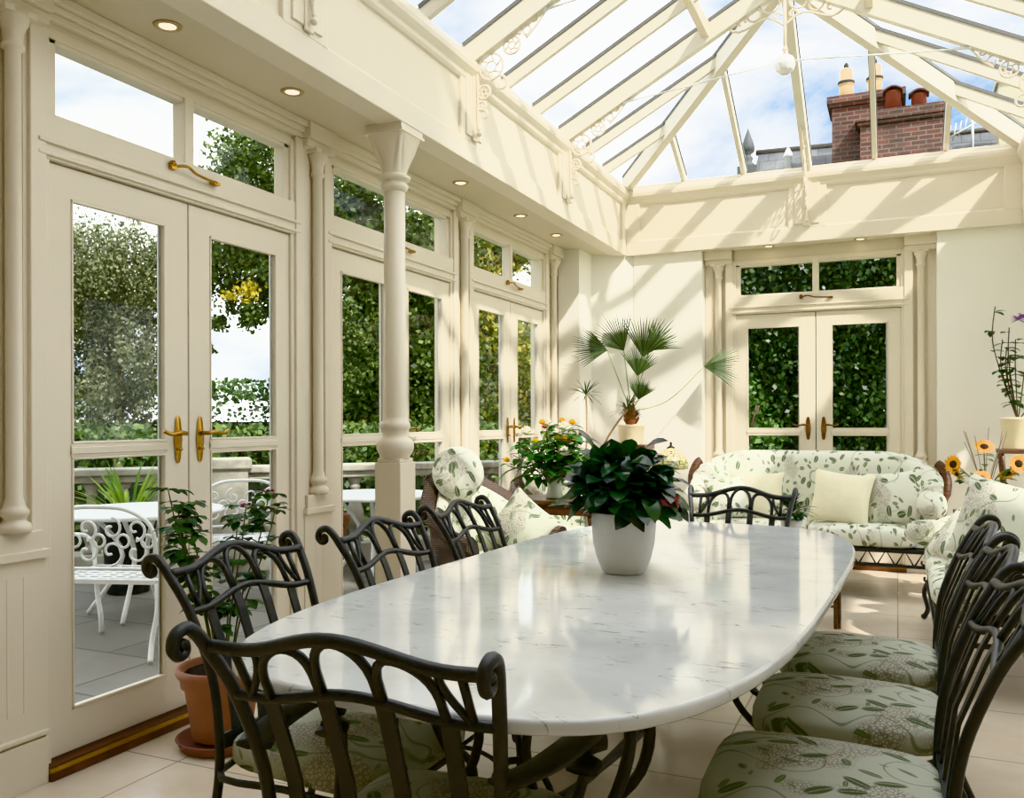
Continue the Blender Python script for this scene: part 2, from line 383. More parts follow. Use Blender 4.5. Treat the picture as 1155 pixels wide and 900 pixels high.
# ring beam under the roof lantern, panelled fascia
def fascia(name, p0, p1, inward, mains):
    """p0->p1 run of the beam (inner face line), inward = unit vector into room"""
    a = Vector((p0[0], p0[1], 0)); b_ = Vector((p1[0], p1[1], 0)); d = (b_-a); Ln = d.length; d.normalize(); n = Vector((inward[0], inward[1], 0))
    m = Matrix(((d.x, n.x, 0, a.x), (d.y, n.y, 0, a.y), (0, 0, 1, 0), (0, 0, 0, 1)))
    b = MB(); b.m = m
    b.bb(0, Ln, -.14, -.018, ZS-.002, CURB)
    b.bb(0, Ln, -.02, 0, ZS-.004, 2.835)
    prof = [(-.018, 3.16), (-.004, 3.165), (.006, 3.18), (.010, 3.20), (.022, 3.215), (.036, 3.235), (.040, 3.26), (.034, 3.285), (.02, 3.30), (.012, 3.325), (-.14, 3.325)]
    vs = [(x, y, z) for x in (0, Ln) for (y, z) in prof]; k = len(prof)
    b.add(vs, [(i, i+1, k+i+1, k+i) for i in range(k-1)]+[tuple(range(k)), tuple(range(2*k-1, k-1, -1))], False)
    # sloping bead above bottom rail
    vs = [(x, y, z) for x in (0, Ln) for (y, z) in ((0, 2.83), (-.004, 2.842), (-.018, 2.85), (-.018, 2.83))]
    b.add(vs, [(0,1,5,4),(1,2,6,5),(2,3,7,6),(3,0,4,7)], False)
    for s0 in mains:
        b.bb(s0-.15, s0+.15, -.02, .002, 2.83, 3.17); b.bb(s0-.10, s0+.10, 0, .012, 2.86, 3.30); b.bb(s0-.03, s0+.03, .01, .02, 2.84, 3.30)
    for e in (0, Ln): b.bb(max(0, e-.12), min(Ln, e+.12), -.02, .002, 2.83, 3.17)
    o = b.build(name, PAINT, bevel=.004); o['kind'] = 'structure'; return o
MY = [LY1-.515*k for k in (3, 6, 9, 12)]
fascia('trim_1', (LX0, LY0), (LX0, LY1), (1, 0), [y-LY0 for y in MY])
fascia('trim_2', (LX0, LY1), (LX1, LY1), (0, -1), [HW])
fascia('trim_3', (LX1, LY1), (LX1, LY0), (-1, 0), [LY1-y for y in MY])
fascia('trim_4', (LX1, LY0), (LX0, LY0), (0, 1), [HW])

# ------------------------------------------------------------------ doors
def door_set(k, loc, rz):
    """double door with transom. local x along wall, room side is -y, centre at x=0, W=.70 half"""
    W = .695; root = thing('door_%d' % k, loc=loc, rz=rz, kind='structure')
    f = MB()                                                      # frame
    f.bb(-W-.02, W+.02, -.02, .07, 2.155, 2.315)
    f.bb(-W-.02, W+.02, -.034, -.02, 2.208, 2.222); f.bb(-W-.02, W+.02, -.031, -.02, 2.165, 2.18)
    for s in (-1, 1): f.bb(min(s*W, s*(W-.035)), max(s*W, s*(W-.035)), -.014, .068, 0, 2.615)
    f.bb(-W-.02, W+.02, -.009, .066, 2.585, 2.625)
    for s in (-1, 1): f.bb(min(s*(W+.05), s*(W-.012)), max(s*(W+.05), s*(W-.012)), -.028, .03, 0, 2.637)
    f.build('door_frame', PAINT, root, bevel=.004)
    t = MB(); t.bb(-.66, .66, 0, .06, 2.57, 2.60); t.bb(-.66, .66, 0, .06, 2.30, 2.325); t.bb(-.025, .025, -.01, .06, 2.31, 2.59)
    for s in (-1, 1): t.bb(min(s*.625, s*.665), max(s*.625, s*.665), 0, .06, 2.31, 2.59)
    tr = t.build('transom_sash', PAINT, root, bevel=.003)
    for s in (-1, 1):
        g = MB(); g.bb(min(s*.024, s*.63), max(s*.024, s*.63), .028, .032, 2.32, 2.575); g.build('transom_glass', GLASS, tr)
    st = MB(); st.tube(smooth_path([(-.11, -.03, 2.275), (-.06, -.055, 2.285), (0, -.05, 2.268), (.12, -.045, 2.262)], 4), .006, 6); st.ball((-.115, -.032, 2.285), .015, 8)
    st.bb(.10, .14, -.05, -.02, 2.255, 2.268); st.bb(-.125, -.10, -.04, -.02, 2.262, 2.288); st.build('casement_stay', BRASS if k < 4 else BRONZE, tr)
    s_ = MB(); s_.bb(-W, W, -.06, .1, 0, .03); s_.bb(-W, W, -.045, .1, .03, .05); s_.build('threshold', SILLW, root, bevel=.004)
    s_ = MB(); s_.bb(-W, W, -.058, -.046, .031, .045); s_.build('threshold_strip', BRASS, root)
    for s in (-1, 1):
        lf = MB(); x0, x1 = (.004, .66)
        def X(a, b_): return (min(s*a, s*b_), max(s*a, s*b_))
        lf.bb(*X(.55+.015, x1), .0, .045, .058, 2.15); lf.bb(*X(x0, .125), .0, .045, .058, 2.15)
        lf.bb(*X(.12, .57), .0, .045, 2.04, 2.15); lf.bb(*X(.12, .57), .0, .045, .058, .205); lf.bb(*X(.12, .57), -.004, .045, 1.112, 1.158)
        lf.bb(*X(.12, .57), -.008, .01, 1.122, 1.148)
        # glazing beads
        for (a, b_, c, d) in ((.125, .565, 1.158, 1.168), (.125, .565, 2.03, 2.04), (.125, .565, .205, .217), (.125, .565, 1.102, 1.112)): lf.bb(*X(a, b_), -.004, .02, c, d)
        for (c, d) in ((1.16, 2.04), (.205, 1.11)):
            lf.bb(*X(.125, .133), -.004, .02, c, d); lf.bb(*X(.557, .565), -.004, .02, c, d)
        L_ = lf.build('door_leaf', PAINT, root, bevel=.0025)
        for (c, d) in ((1.165, 2.033), (.212, 1.105)):
            g = MB(); g.bb(*X(.13, .56), .026, .030, c, d); g.build('glass_pane', GLASS, L_)
            g = MB(); g.bb(*X(.545 if s > 0 else .13, .558 if s > 0 else .143), .02, .026, c, d); g.build('glazing_spacer', SILVER, L_)
        h = MB(); BM = BRASS if k < 4 else BRONZE
        cx = s*.062
        def plate(u, v):
            a = 2*pi*v; rr = .5+.5*u if False else u
            return (cx+.023*rr*(abs(cos(a))**.7)*(1 if cos(a) > 0 else -1)*(1-.18*abs(sin(2*a))), -.004-.008*(1-u), 1.165+.098*rr*sin(a))
        h.grid(plate, 6, 20, False, True)
        h.lathe([(.0, 0), (.012, 0), (.012, .01)], (cx, -.012, 1.12), 8)
        h.build('handle_plate', BM, L_)
        h = MB(); h.tube([(cx, -.008, 1.19), (cx, -.05, 1.19)], .009, 8)
        h.tube(smooth_path([(cx, -.048, 1.19), (cx+s*.04, -.055, 1.195), (cx+s*.085, -.055, 1.188), (cx+s*.12, -.05, 1.20)], 4), [.009]*5+[.0075]*8, 8); h.build('lever_handle', BM, L_)
    return root
for i, y in enumerate(DY): door_set(i+1, (-2.715, y, 0), pi/2)
door_set(4, (-.628, 7.75, 0), 0)
slab('wall_back_recess', PAINT, (-1.58, -1.31, 7.765, 7.95, 0, ZS), (.055, .30, 7.765, 7.95, 0, ZS), (-1.32, .07, 7.765, 7.95, 2.605, ZS))

# pilasters with slim colonettes
def pilaster(name, label, loc, rz, grp):
    r = thing(name, label, 'pilaster', loc, rz, grp)
    b = MB(); b.bb(-.115, .115, -.045, 0, 0, .16); b.bb(-.115, .115, -.035, 0, .16, .78); b.bb(-.118, .118, -.05, 0, .17, .185)
    b.bb(-.118, .118, -.052, 0, .775, .805); b.bb(-.10, .10, -.042, 0, .80, .87)
    for x in (-.03, .03): b.bb(x-.028, x+.028, -.04, -.03, .26, .76) if False else b.bb(x-.003, x+.003, -.037, -.03, .26, .72)
    b.build('plinth', PAINT, r, bevel=.004)
    c = MB(); c.lathe([(.050, .87), (.053, .885), (.05, .90), (.036, .91), (.036, .92), (.045, .93), (.046, .945), (.036, .955), (.033, .965), (.031, .975), (.027, .985), (.025, 2.47), (.036, 2.48), (.036, 2.49), (.03, 2.50), (.034, 2.54), (.05, 2.57), (.052, 2.60)], (0, -.030, 0), 16)
    c.build('colonette', PAINT, r)
    c = MB(); c.bb(-.115, .115, -.06, 0, 2.60, 2.64); c.bb(-.12, .12, -.08, 0, 2.64, 2.72); c.bb(-.06, .06, -.075, 0, 2.585, 2.61); c.build('capital', PAINT, r, bevel=.004)
    f = MB(); f.bb(-.115, -.05, -.010, 0, .87, 2.60); f.bb(.05, .115, -.010, 0, .87, 2.60); f.build('backing_board', PAINT, r)
    return r
for y, lb in zip((1.97, 3.63, 5.27, 6.945), ('cream pilaster with fluted plinth at the left edge of the picture', 'cream pilaster just left of the door behind the round column',
    'cream pilaster between the door behind the round column and the farthest side door', 'cream pilaster at the far end of the left wall beside the white corner')):
    pilaster('wall_pilaster', lb, (-2.715+.0, y, 0), pi/2, 'pilasters along the glazed left wall')
for x, lb in ((-1.435, 'cream pilaster left of the doors behind the sofa'), (.175, 'cream pilaster right of the doors behind the sofa')):
    pilaster('wall_pilaster', lb, (x, 7.765, 0), 0, 'pilasters beside the far doors')
# cornice moulding on left wall and skirtings
b = MB()
for (d, z0, z1) in ((.05, 2.69, 2.72), (.03, 2.665, 2.69), (.015, 2.64, 2.665)): b.bb(-2.72, -2.70+d, 1.86, 7.10, z0, z1)
b.build('trim_5', PAINT, bevel=.004)['kind'] = 'structure'
slab('baseboard_left', PAINT, (-2.70, -2.665, -.9, 1.85, 0, .16), bevel=.004)
slab('baseboard_back', PAINT, (-2.15, -1.57, 7.60, 7.62, 0, .14), (.3, 1.34, 7.60, 7.62, 0, .14), bevel=.004)

# ------------------------------------------------------------------ free-standing column
col = thing('round_column', 'slender round cream column on a square block with flared capital', 'column', (-2.335, 3.80, 0))
b = MB(); b.bb(-.075, .075, -.075, .075, 0, 1.03); b.bb(-.08, .08, -.08, .08, 0, .12); b.bb(-.066, .066, -.066, .066, 1.03, 1.05); b.build('base_block', PAINT, col, bevel=.004)
b = MB(); b.lathe([(.07, 1.045), (.075, 1.06), (.085, 1.075), (.095, 1.10), (.095, 1.125), (.083, 1.145), (.068, 1.155), (.064, 1.17), (.066, 1.19), (.075, 1.20), (.078, 1.215), (.072, 1.23), (.062, 1.24), (.058, 1.26), (.056, 1.3), (.054, 2.42)], (0,0,0), 28); b.build('shaft', PAINT, col)
b = MB(); b.lathe([(.055, 2.40), (.068, 2.415), (.072, 2.43), (.06, 2.445), (.056, 2.45), (.078, 2.46), (.082, 2.475), (.06, 2.49)], (0,0,0), 28)
def capF(u, v):
    a = 2*pi*v; z = 2.485+.19*u; e = lerp(1, .35, min(1, u*1.6)); r = .058+.05*u**2.2+.012*sin(u*pi)*abs(cos(4*a))
    sg = lambda q: (abs(q)**e)*(1 if q > 0 else -1)
    return (r*sg(cos(a)), r*sg(sin(a)), z)
b.grid(capF, 12, 48, False, True); b.bb(-.112, .112, -.112, .112, 2.675, 2.69); b.bb(-.105, .105, -.105, .105, 2.69, 2.722); b.build('capital', PAINT, col)

# ------------------------------------------------------------------ roof lantern
lan = thing('roof_lantern', 'glazed roof lantern of cream painted rafters meeting at a ridge', 'roof lantern', (0,0,0))
RY0, RY1 = LY0+HW, LY1-HW
def rz_(x): return CURB+K*min(x-LX0, LX1-x)
def rafter(a, b_, w, h, name='rafter', mat=RAFT):
    m = MB(); off = Vector((0,0,-h/2)); m.bar(Vector(a)+off, Vector(b_)+off, w, h)
    o = m.build(name, mat, lan); m = MB(); m.bar(Vector(a)+Vector((0,0,.002)), Vector(b_)+Vector((0,0,.002)), w+.014, .022); m.build('glazing_gasket', GASK, o)
ZO = .10
nk = 15
for k in range(1, nk):
    y = LY1-.515*k; main = k % 3 == 0; w, h = (.062, .13) if main else (.036, .085)
    if y > RY1: xr = LX0+(LY1-y)
    elif y < RY0: xr = LX0+(y-LY0)
    else: xr = CX
    rafter((LX0-.05, y, CURB-.05*K+ZO), (xr, y, rz_(xr)+ZO), w, h)
    rafter((LX1+.05, y, CURB-.05*K+ZO), (2*CX-xr, y, rz_(xr)+ZO), w, h)
for j in range(1, 6):
    x = LX0+.516*j; main = j == 3; L_ = min(x-LX0, LX1-x); w, h = (.062, .13) if main else (.036, .085)
    rafter((x, LY1+.05, CURB-.05*K+ZO), (x, LY1-L_, CURB+K*L_+ZO), w, h); rafter((x, LY0-.05, CURB-.05*K+ZO), (x, LY0+L_, CURB+K*L_+ZO), w, h)
for (cx_, cy_, ry) in ((LX0, LY1, RY1), (LX1, LY1, RY1), (LX0, LY0, RY0), (LX1, LY0, RY0)):
    rafter((cx_, cy_, CURB+ZO), (CX, ry, ZR+ZO), .07, .14, 'hip_rafter')
rafter((CX, RY0-.02, ZR+ZO+.02), (CX, RY1+.02, ZR+ZO+.02), .07, .17, 'ridge_beam')
for sx in (-1, 1):
    x = CX+sx*.52; z = rz_(x)+ZO
    m = MB(); m.bar((x, MY[0], z-.05), (x, MY[0]-3*.515, z-.05), .05, .10); m.build('vent_trimmer', PAINT, lan)
zz = ZO+.022
for q in ([(LX0-.12, LY1+.12, -.12), (LX0-.12, LY0-.12, -.12), (CX, RY0, HW), (CX, RY1, HW)], [(LX1+.12, LY0-.12, -.12), (LX1+.12, LY1+.12, -.12), (CX, RY1, HW), (CX, RY0, HW)],
          [(LX1+.12, LY1+.12, -.12), (LX0-.12, LY1+.12, -.12), (CX, RY1, HW)], [(LX0-.12, LY0-.12, -.12), (LX1+.12, LY0-.12, -.12), (CX, RY0, HW)]):
    m = MB(); m.add([(a, c, CURB+K*s+zz) for a, c, s in q], [tuple(range(len(q)))], False); m.build('glass_pane', RGLASS, lan)
# curb infill between fascia and glass
m = MB()
for (x0, x1, y0, y1) in ((LX0-.14, LX0-.02, LY0-.14, LY1+.14), (LX1+.02, LX1+.14, LY0-.14, LY1+.14), (LX0-.14, LX1+.14, LY1+.02, LY1+.14), (LX0-.14, LX1+.14, LY0-.14, LY0-.02)): m.bb(x0, x1, y0, y1, 2.85, CURB+.02)
m.build('curb', PAINT, lan)
# filigree brackets
def bracket():
    m = MB(); r = .0075
    def ring(s, z, rad, inner=True):
        m.tube(spiral((s, 0, z), rad, rad, 0, 2*pi*23/24, 23), r, 6, True)
        if inner:
            m.tube(spiral((s, 0, z), rad*.42, rad*.42, 0, 2*pi*11/12, 11), r*.8, 5, True)
            for a in range(6): m.tube([(s+rad*.42*cos(a*pi/3), 0, z+rad*.42*sin(a*pi/3)), (s+rad*cos(a*pi/3+.5), 0, z+rad*sin(a*pi/3+.5))], r*.8, 5)
    ring(.095, 3.235, .075); ring(.225, 3.335, .05); ring(.05, 3.095, .038); ring(.035, 3.02, .024, False)
    m.tube(smooth_path([(.0, 0, 3.30), (.012, 0, 3.1), (.012, 0, 2.95), (.02, 0, 2.87)], 5), r*1.2, 6)
    m.tube(smooth_path([(.0, 0, 3.30), (.15, 0, 3.365), (.30, 0, 3.45), (.44, 0, 3.53)], 5), r*1.2, 6)
    m.tube(spiral((.31, 0, 3.40), .04, .012, 2.5, -3.5, 16), r, 6); m.tube(spiral((.155, 0, 3.125), .05, .012, 1.8, -3.2, 16), r, 6); m.tube(spiral((.05, 0, 2.965), .03, .01, 2.2, -3, 12), r, 6)
    m.tube(spiral((.36, 0, 3.46), .03, .01, 2.5, -3.5, 12), r, 6)
    m.tube(smooth_path([(.31, 0, 3.36), (.37, 0, 3.415), (.44, 0, 3.50)], 4), r, 6)
    m.ball((.02, 0, 2.86), .017, 8); m.ball((.02, 0, 2.885), .011, 8); m.ball((.27, 0, 3.395), .014, 8)
    return m
bm = bracket(); br0 = None
for (px, py, a) in [(LX0+.02, y, 0) for y in MY]+[(LX1-.02, y, pi) for y in MY]+[(CX, LY1-.02, -pi/2), (CX, LY0+.02, pi/2)]:
    if br0 is None: br0 = bm.build('filigree_bracket', PAINT, lan); o = br0
    else: o = br0.copy(); COL.objects.link(o)
    o.location = (px, py, .02); o.rotation_euler = (0, 0, a)
for y in MY:
    for sx in (-1, 1):
        m = MB(); x0 = CX+sx*1.10
        m.tube(smooth_path([(x0-sx*0, y, 3.52), (x0-sx*.3, y, 3.545), (CX+sx*.07, y, 3.62)], 3), .006, 6); m.tube([(x0, y, 3.52), (x0-sx*.10, y, 3.53)], [.014, .010], 8); m.ball((x0, y, 3.52), .02, 8); m.build('tie_rod', WIRON, lan)
    m = MB(); m.tube([(CX, y, 3.60), (CX, y, ZR+.05)], .012, 8); m.lathe([(.012, 3.69), (.02, 3.70), (.012, 3.72)], (CX, y, 0), 10); m.build('pendant_rod', PAINT, lan)
    m = MB()
    def ballF(u, v):
        th = pi*u; a = 2*pi*v; r = .066+.004*abs(sin(5*th))*abs(sin(4*a)); return (CX+r*sin(th)*cos(a), y+r*sin(th)*sin(a), 3.60+r*cos(th))
    m.grid(ballF, 20, 32, False, True); m.build('pendant_ball', WIRON, lan)
    m = MB()
    for sx in (-1, 1):
        m.tube(spiral((CX+sx*.09, y, 4.02), .06, .06, 0, 2*pi*15/16, 15), .008, 6, True); m.tube(spiral((CX+sx*.2, y, 3.97), .045, .045, 0, 2*pi*15/16, 15), .008, 6, True)
        m.tube(spiral((CX+sx*.29, y, 3.93), .035, .012, 0, 5, 14), .008, 6); m.tube(spiral((CX+sx*.05, y, 3.93), .03, .01, 0, 5, 14), .008, 6)
        m.tube(smooth_path([(CX, y, 3.86), (CX+sx*.12, y, 3.93), (CX+sx*.3, y, 3.87), (CX+sx*.42, y, 3.95)], 4), .009, 6)
    m.build('apex_scrollwork', PAINT, lan)

# ------------------------------------------------------------------ downlights
DL = simple('brushed_ring', 'B8A888', .35, .6, var=.05)
LAMP = emis('warm_lamp', 'FFE9BE', 5)
dl0 = None
for (x, y, lb) in [(-2.49, 2.45, 'recessed round ceiling downlight above the nearest double door, leftmost in the picture'), (-2.48, 3.17, 'recessed round ceiling downlight just before the first pilaster beyond the nearest door'),
    (-2.48, 4.115, 'recessed round ceiling downlight half hidden behind the column capital'), (-2.48, 4.815, 'recessed round ceiling downlight above the window door behind the round column'),
    (-2.485, 5.77, 'recessed round ceiling downlight above the farthest side door, nearer of its two'), (-2.485, 6.49, 'recessed round ceiling downlight nearest to the white corner of the room'),
    (-.998, 7.668, 'recessed round downlight above the left half of the doors behind the sofa'), (-.272, 7.668, 'recessed round downlight above the right half of the doors behind the sofa')]:
    if dl0 is None:
        dl0 = thing('ceiling_downlight', lb, 'downlight', (x, y, ZS), 0, 'recessed ceiling downlights')
        m = MB(); m.lathe([(.030, -.001), (.032, -.006), (.040, -.009), (.050, -.005), (.052, -.0005)], (0,0,0), 24); m.build('trim_ring', DL, dl0)
        m = MB(); m.lathe([(.0, -.003), (.031, -.003), (.031, -.001)], (0,0,0), 20); m.build('lamp', LAMP, dl0)
    else: o = copy_tree(dl0, label=lb); o.location = (x, y, ZS)
# wall sconce
sc = thing('wall_sconce', 'white half-bowl uplighter on the corner wall behind the palm', 'wall light', (-2.30, 7.555, 2.02), radians(30))
m = MB()
def scF(u, v):
    a = -pi+pi*v; th = u*pi/2; return (.14*sin(th)*cos(a), -.002+.13*sin(th)*sin(a), -.075*cos(th)**.8 if th < pi/2 else 0)
m.grid(scF, 8, 20); m.build('bowl', WHITEPOT, sc)
m = MB(); m.lathe([(0, 0), (.05, 0), (.05, -.002)], (0, -.05, -.02), 12); m.build('bulb', WHITEPOT, sc)

# ------------------------------------------------------------------ dining chairs
PY = [(0, -.30), (.2, -.235), (.42, -.225), (.58, -.243), (.74, -.300), (.835, -.352), (.9, -.395)]
def by(z): return interp(PY, z)
PX = [(0, .215), (.42, .218), (.58, .227), (.74, .248), (.86, .262)]
def hump(x): return (cos(min(1, abs(x)/.2)*pi)*.5+.5)
def railpt(x, z0, amp): z = z0+amp*hump(x); return (x, by(z)-.012*(1-(x/.26)**2), z)
def make_chair(arms, label, group=None):
    t = thing('dining_armchair' if arms else 'dining_chair', label, 'armchair' if arms else 'chair', group=group)
    for s in (-1, 1):
        P = [(s*.232, -.315, .012), (s*.222, -.262, .14), (s*.215, -.232, .28), (s*.218, -.225, .42), (s*.226, -.243, .58), (s*.245, -.300, .74), (s*.262, -.352, .83), (s*.268, -.374, .862), (s*.270, -.397, .878), (s*.270, -.423, .872), (s*.270, -.432, .850), (s*.270, -.419, .833), (s*.270, -.402, .837), (s*.270, -.402, .851), (s*.270, -.411, .855)]
        m = MB(); pp = smooth_path(P, 4); n = len(pp); m.tube(pp, [.0125-(.0045*max(0, i-n*.55)/(n*.45)) for i in range(n)], 8); m.ball((s*.232, -.315, .016), .02, 8, (1,1,.8)); m.ball((s*.270, -.411, .852), .009, 8); m.build('back_post', IRON, t)
    m = MB(); m.tube([railpt(-.262+.524*i/24, .838, .042) for i in range(25)], .0125, 8); m.build('top_rail', IRON, t)
    m = MB(); m.tube([railpt(-.25+.50*i/24, .738, .032) for i in range(25)], .0105, 8); m.build('lower_rail', IRON, t)
    m = MB(); m.bar((-.215, -.225, .40), (.215, -.225, .40), .012, .04); m.build('seat_back_rail', IRON, t)
    sx = (-.165, -.055, .055, .165)
    for x in sx:
        zt = .738+.032*hump(x); m = MB()
        pts = [(x*(.92+.08*i/8), by(lerp(.40, zt, i/8))-.01*(i/8), lerp(.40, zt, i/8)) for i in range(9)]
        m.tube(pts, 1, 4, sq=(.004, .0145, (0, 1, 0))); m.build('back_slat', IRON, t)
    for i in range(3):
        a, b_ = sx[i], sx[i+1]; P = []
        for k in range(15):
            u = k/14; x = (a+b_)/2-(b_-a)/2*cos(pi*u)*.94; zb = .742+.032*hump(x); ztp = .832+.042*hump(x); z = zb+(ztp-zb)*sin(pi*u)**.55; P.append((x, by(z)-.012, z))
        m = MB(); m.tube(P, .0085, 7); m.build('back_arch', IRON, t)
    for s in (-1, 1):
        m = MB(); x = s*.205; z0, z1 = .74, .838; m.tube([(x, by(z0)-.006, z0), (x, by(z1)-.006, z1)], .008, 7)
        m.tube([(s*.205+s*(-.04)*sin(pi*k/16), by(.742+.09*k/8)-.008, .742+.092*k/8) for k in range(9)], .007, 6); m.build('corner_stay', IRON, t)
    m = MB(); q = smooth_path([(-.215, -.225, .325), (.215, -.225, .325), (.235, .0, .325), (.215, .24, .325), (.0, .27, .325), (-.215, .24, .325), (-.235, 0, .325)], 4, True); m.tube(q, .010, 6, True); m.build('seat_frame', IRON, t)
    m = MB()
    def wp(x, y, z):
        w = 1+.06*(y/.25); return (x*w, y, z+(.018*(1-(x/.25)**2)*(1-(y/.25)**2) if z > 0 else 0))
    m.supe((0, .032 if not arms else .015, .375), (.245 if not arms else .218, .265 if not arms else .245, .045), .45, .42, 18, 40, wp); m.build('seat_cushion', SEATF, t)
    for s in (-1, 1):
        m = MB(); m.tube(smooth_path([(s*.195, .24, .325), (s*.225, .285, .27), (s*.222, .29, .18), (s*.205, .265, .07), (s*.225, .29, .012)], 5), .0115, 8)
        m.tube(spiral((s*.185, .265, .265), .033, .012, 1.2, -3.6, 14, 'xz'), .007, 6); m.ball((s*.225, .29, .016), .019, 8, (1,1,.8)); m.build('front_leg', IRON, t)
    m = MB()
    for s in (-1, 1): m.tube(smooth_path([(s*.215, -.24, .20), (s*.12, -.05, .16), (s*.12, .1, .16), (s*.21, .27, .14)], 4), .008, 6)
    m.tube([(-.12, .02, .16), (.12, .02, .16)], .008, 6); m.build('stretcher', IRON, t)
    if arms:
        for s in (-1, 1):
            m = MB(); P = smooth_path([(s*.235, -.262, .63), (s*.27, -.16, .628), (s*.29, -.02, .625), (s*.288, .06, .615), (s*.285, .10, .585), (s*.28, .095, .545), (s*.275, .06, .535)], 5)
            m.tube(P, 1, 8, sq=(.009, .034, (0, .25, 1))); m.build('armrest', IRON, t)
            m = MB(); m.tube(smooth_path([(s*.285, .07, .60), (s*.27, .11, .52), (s*.25, .06, .42), (s*.235, .03, .33)], 4), .011, 7); m.build('arm_support', IRON, t)
    return t
G = 'wrought iron chairs along the sides of the dining table'
ch = make_chair(False, 'dark iron dining chair in front of the potted rose on the window side', G); ch.location = (-1.39, 1.975, 0); ch.rotation_euler = (0, 0, -pi/2-.03)
for (x, y, rz, lb) in [(-1.345, 2.67, -pi/2-.02, 'dark iron dining chair on the window side, just left of the column block'), (-1.39, 3.42, -pi/2-.0, 'dark iron dining chair on the window side, in front of the wicker armchair'),
    (-.095, 3.36, pi/2, 'farthest of three dark iron chairs along the right side of the table'), (-.10, 2.76, pi/2+.01, 'middle of three dark iron chairs along the right side of the table'),
    (-.13, 2.16, pi/2+.02, 'nearest of three dark iron chairs along the right side of the table')]:
    o = copy_tree(ch, label=lb); o.location = (x, y, 0); o.rotation_euler = (0, 0, rz)
o = copy_tree(ch, label='dark iron dining chair at the far end of the table in front of the sofa'); o.location = (-.75, 4.28, 0); o.rotation_euler = (0, 0, pi); o['group'] = 'chair at the far table end'
ac = make_chair(True, 'dark iron armchair with scrolled back at the near end of the marble table'); ac.scale = (1.07, 1, 1); ac.location = (-.872, 1.572, 0); ac.rotation_euler = (0, 0, .055)

# ------------------------------------------------------------------ dining table
tb = thing('dining_table', 'long white marble topped dining table with rounded corners on scrolled iron base', 'table', (-.787, 2.7325, 0), -.043)
m = MB(); A, B, NN = .628, 1.436, 3.7; n = 96
def se(a, off): 
    c, s = cos(a), sin(a); return ((A-off)*abs(c)**(2/NN)*(1 if c > 0 else -1), (B-off)*abs(s)**(2/NN)*(1 if s > 0 else -1))
rings = [(.02, .722), (.003, .723), (0, .727), (0, .743), (.003, .748), (.008, .75)]
vs = []
for off, z in rings: vs += [(*se(2*pi*k/n, off), z) for k in range(n)]
fs = [(i*n+k, i*n+(k+1) % n, (i+1)*n+(k+1) % n, (i+1)*n+k) for i in range(len(rings)-1) for k in range(n)]
m.add(vs, fs, True); m.add([vs[(len(rings)-1)*n+k] for k in range(n)], [tuple(range(n))], False); m.add([vs[k] for k in range(n)], [tuple(range(n-1, -1, -1))], False)
m.build('marble_top', marble(), tb)
m = MB()
for x in (-.3, .3): m.bar((x, -.85, .711), (x, .85, .711), .03, .02)
for y in (-.85, 0, .85): m.bar((-.3, y, .711), (.3, y, .711), .03, .02)
m.build('support_frame', IRON, tb)
for y in (-.85, .85):
    for s in (-1, 1):
        m = MB()
        for dy in (-.04, .04):
            m.tube(smooth_path([(s*.22, y+dy, .69), (s*.30, y+dy*1.5, .58), (s*.27, y+dy*2.5, .42), (s*.16, y+dy*2, .28), (s*.18, y+dy*3, .14), (s*.32, y+dy*4, .02)], 5), .014, 8)
        m.tube(spiral((s*.20, y, .60), .06, .015, 1.5, -4.5, 20), .009, 6); m.tube(spiral((s*.24, y, .16), .06, .015, -1.2, 4.8, 20), .009, 6)
        m.tube(smooth_path([(s*.10, y-.05, .69), (s*.06, y-.08, .5), (s*.12, y-.10, .3), (s*.05, y-.06, .12)], 5), .012, 8)
        m.ball((s*.32, y-.16, .02), .02, 8); m.ball((s*.32, y+.16, .02), .02, 8); m.build('scrolled_leg', IRON, tb)
m = MB(); m.tube(smooth_path([(-.17, -.85, .28), (0, -.6, .25), (0, 0, .22), (0, .6, .25), (.17, .85, .28)], 5), .012, 8); m.tube(smooth_path([(.17, -.85, .28), (0.02, -.6, .25), (0.02, 0, .22), (0.02, .6, .25), (-.17, .85, .28)], 5), .012, 8)
for y in (-.85, .85): m.tube([(-.17, y, .28), (.17, y, .28)], .012, 8)
m.build('stretcher', IRON, tb)
for y in (-.85, .85): m = MB(); m.tube(spiral((0, y, .36), .09, .02, 0, 8, 26), .009, 6); m.build('centre_scroll', IRON, tb)

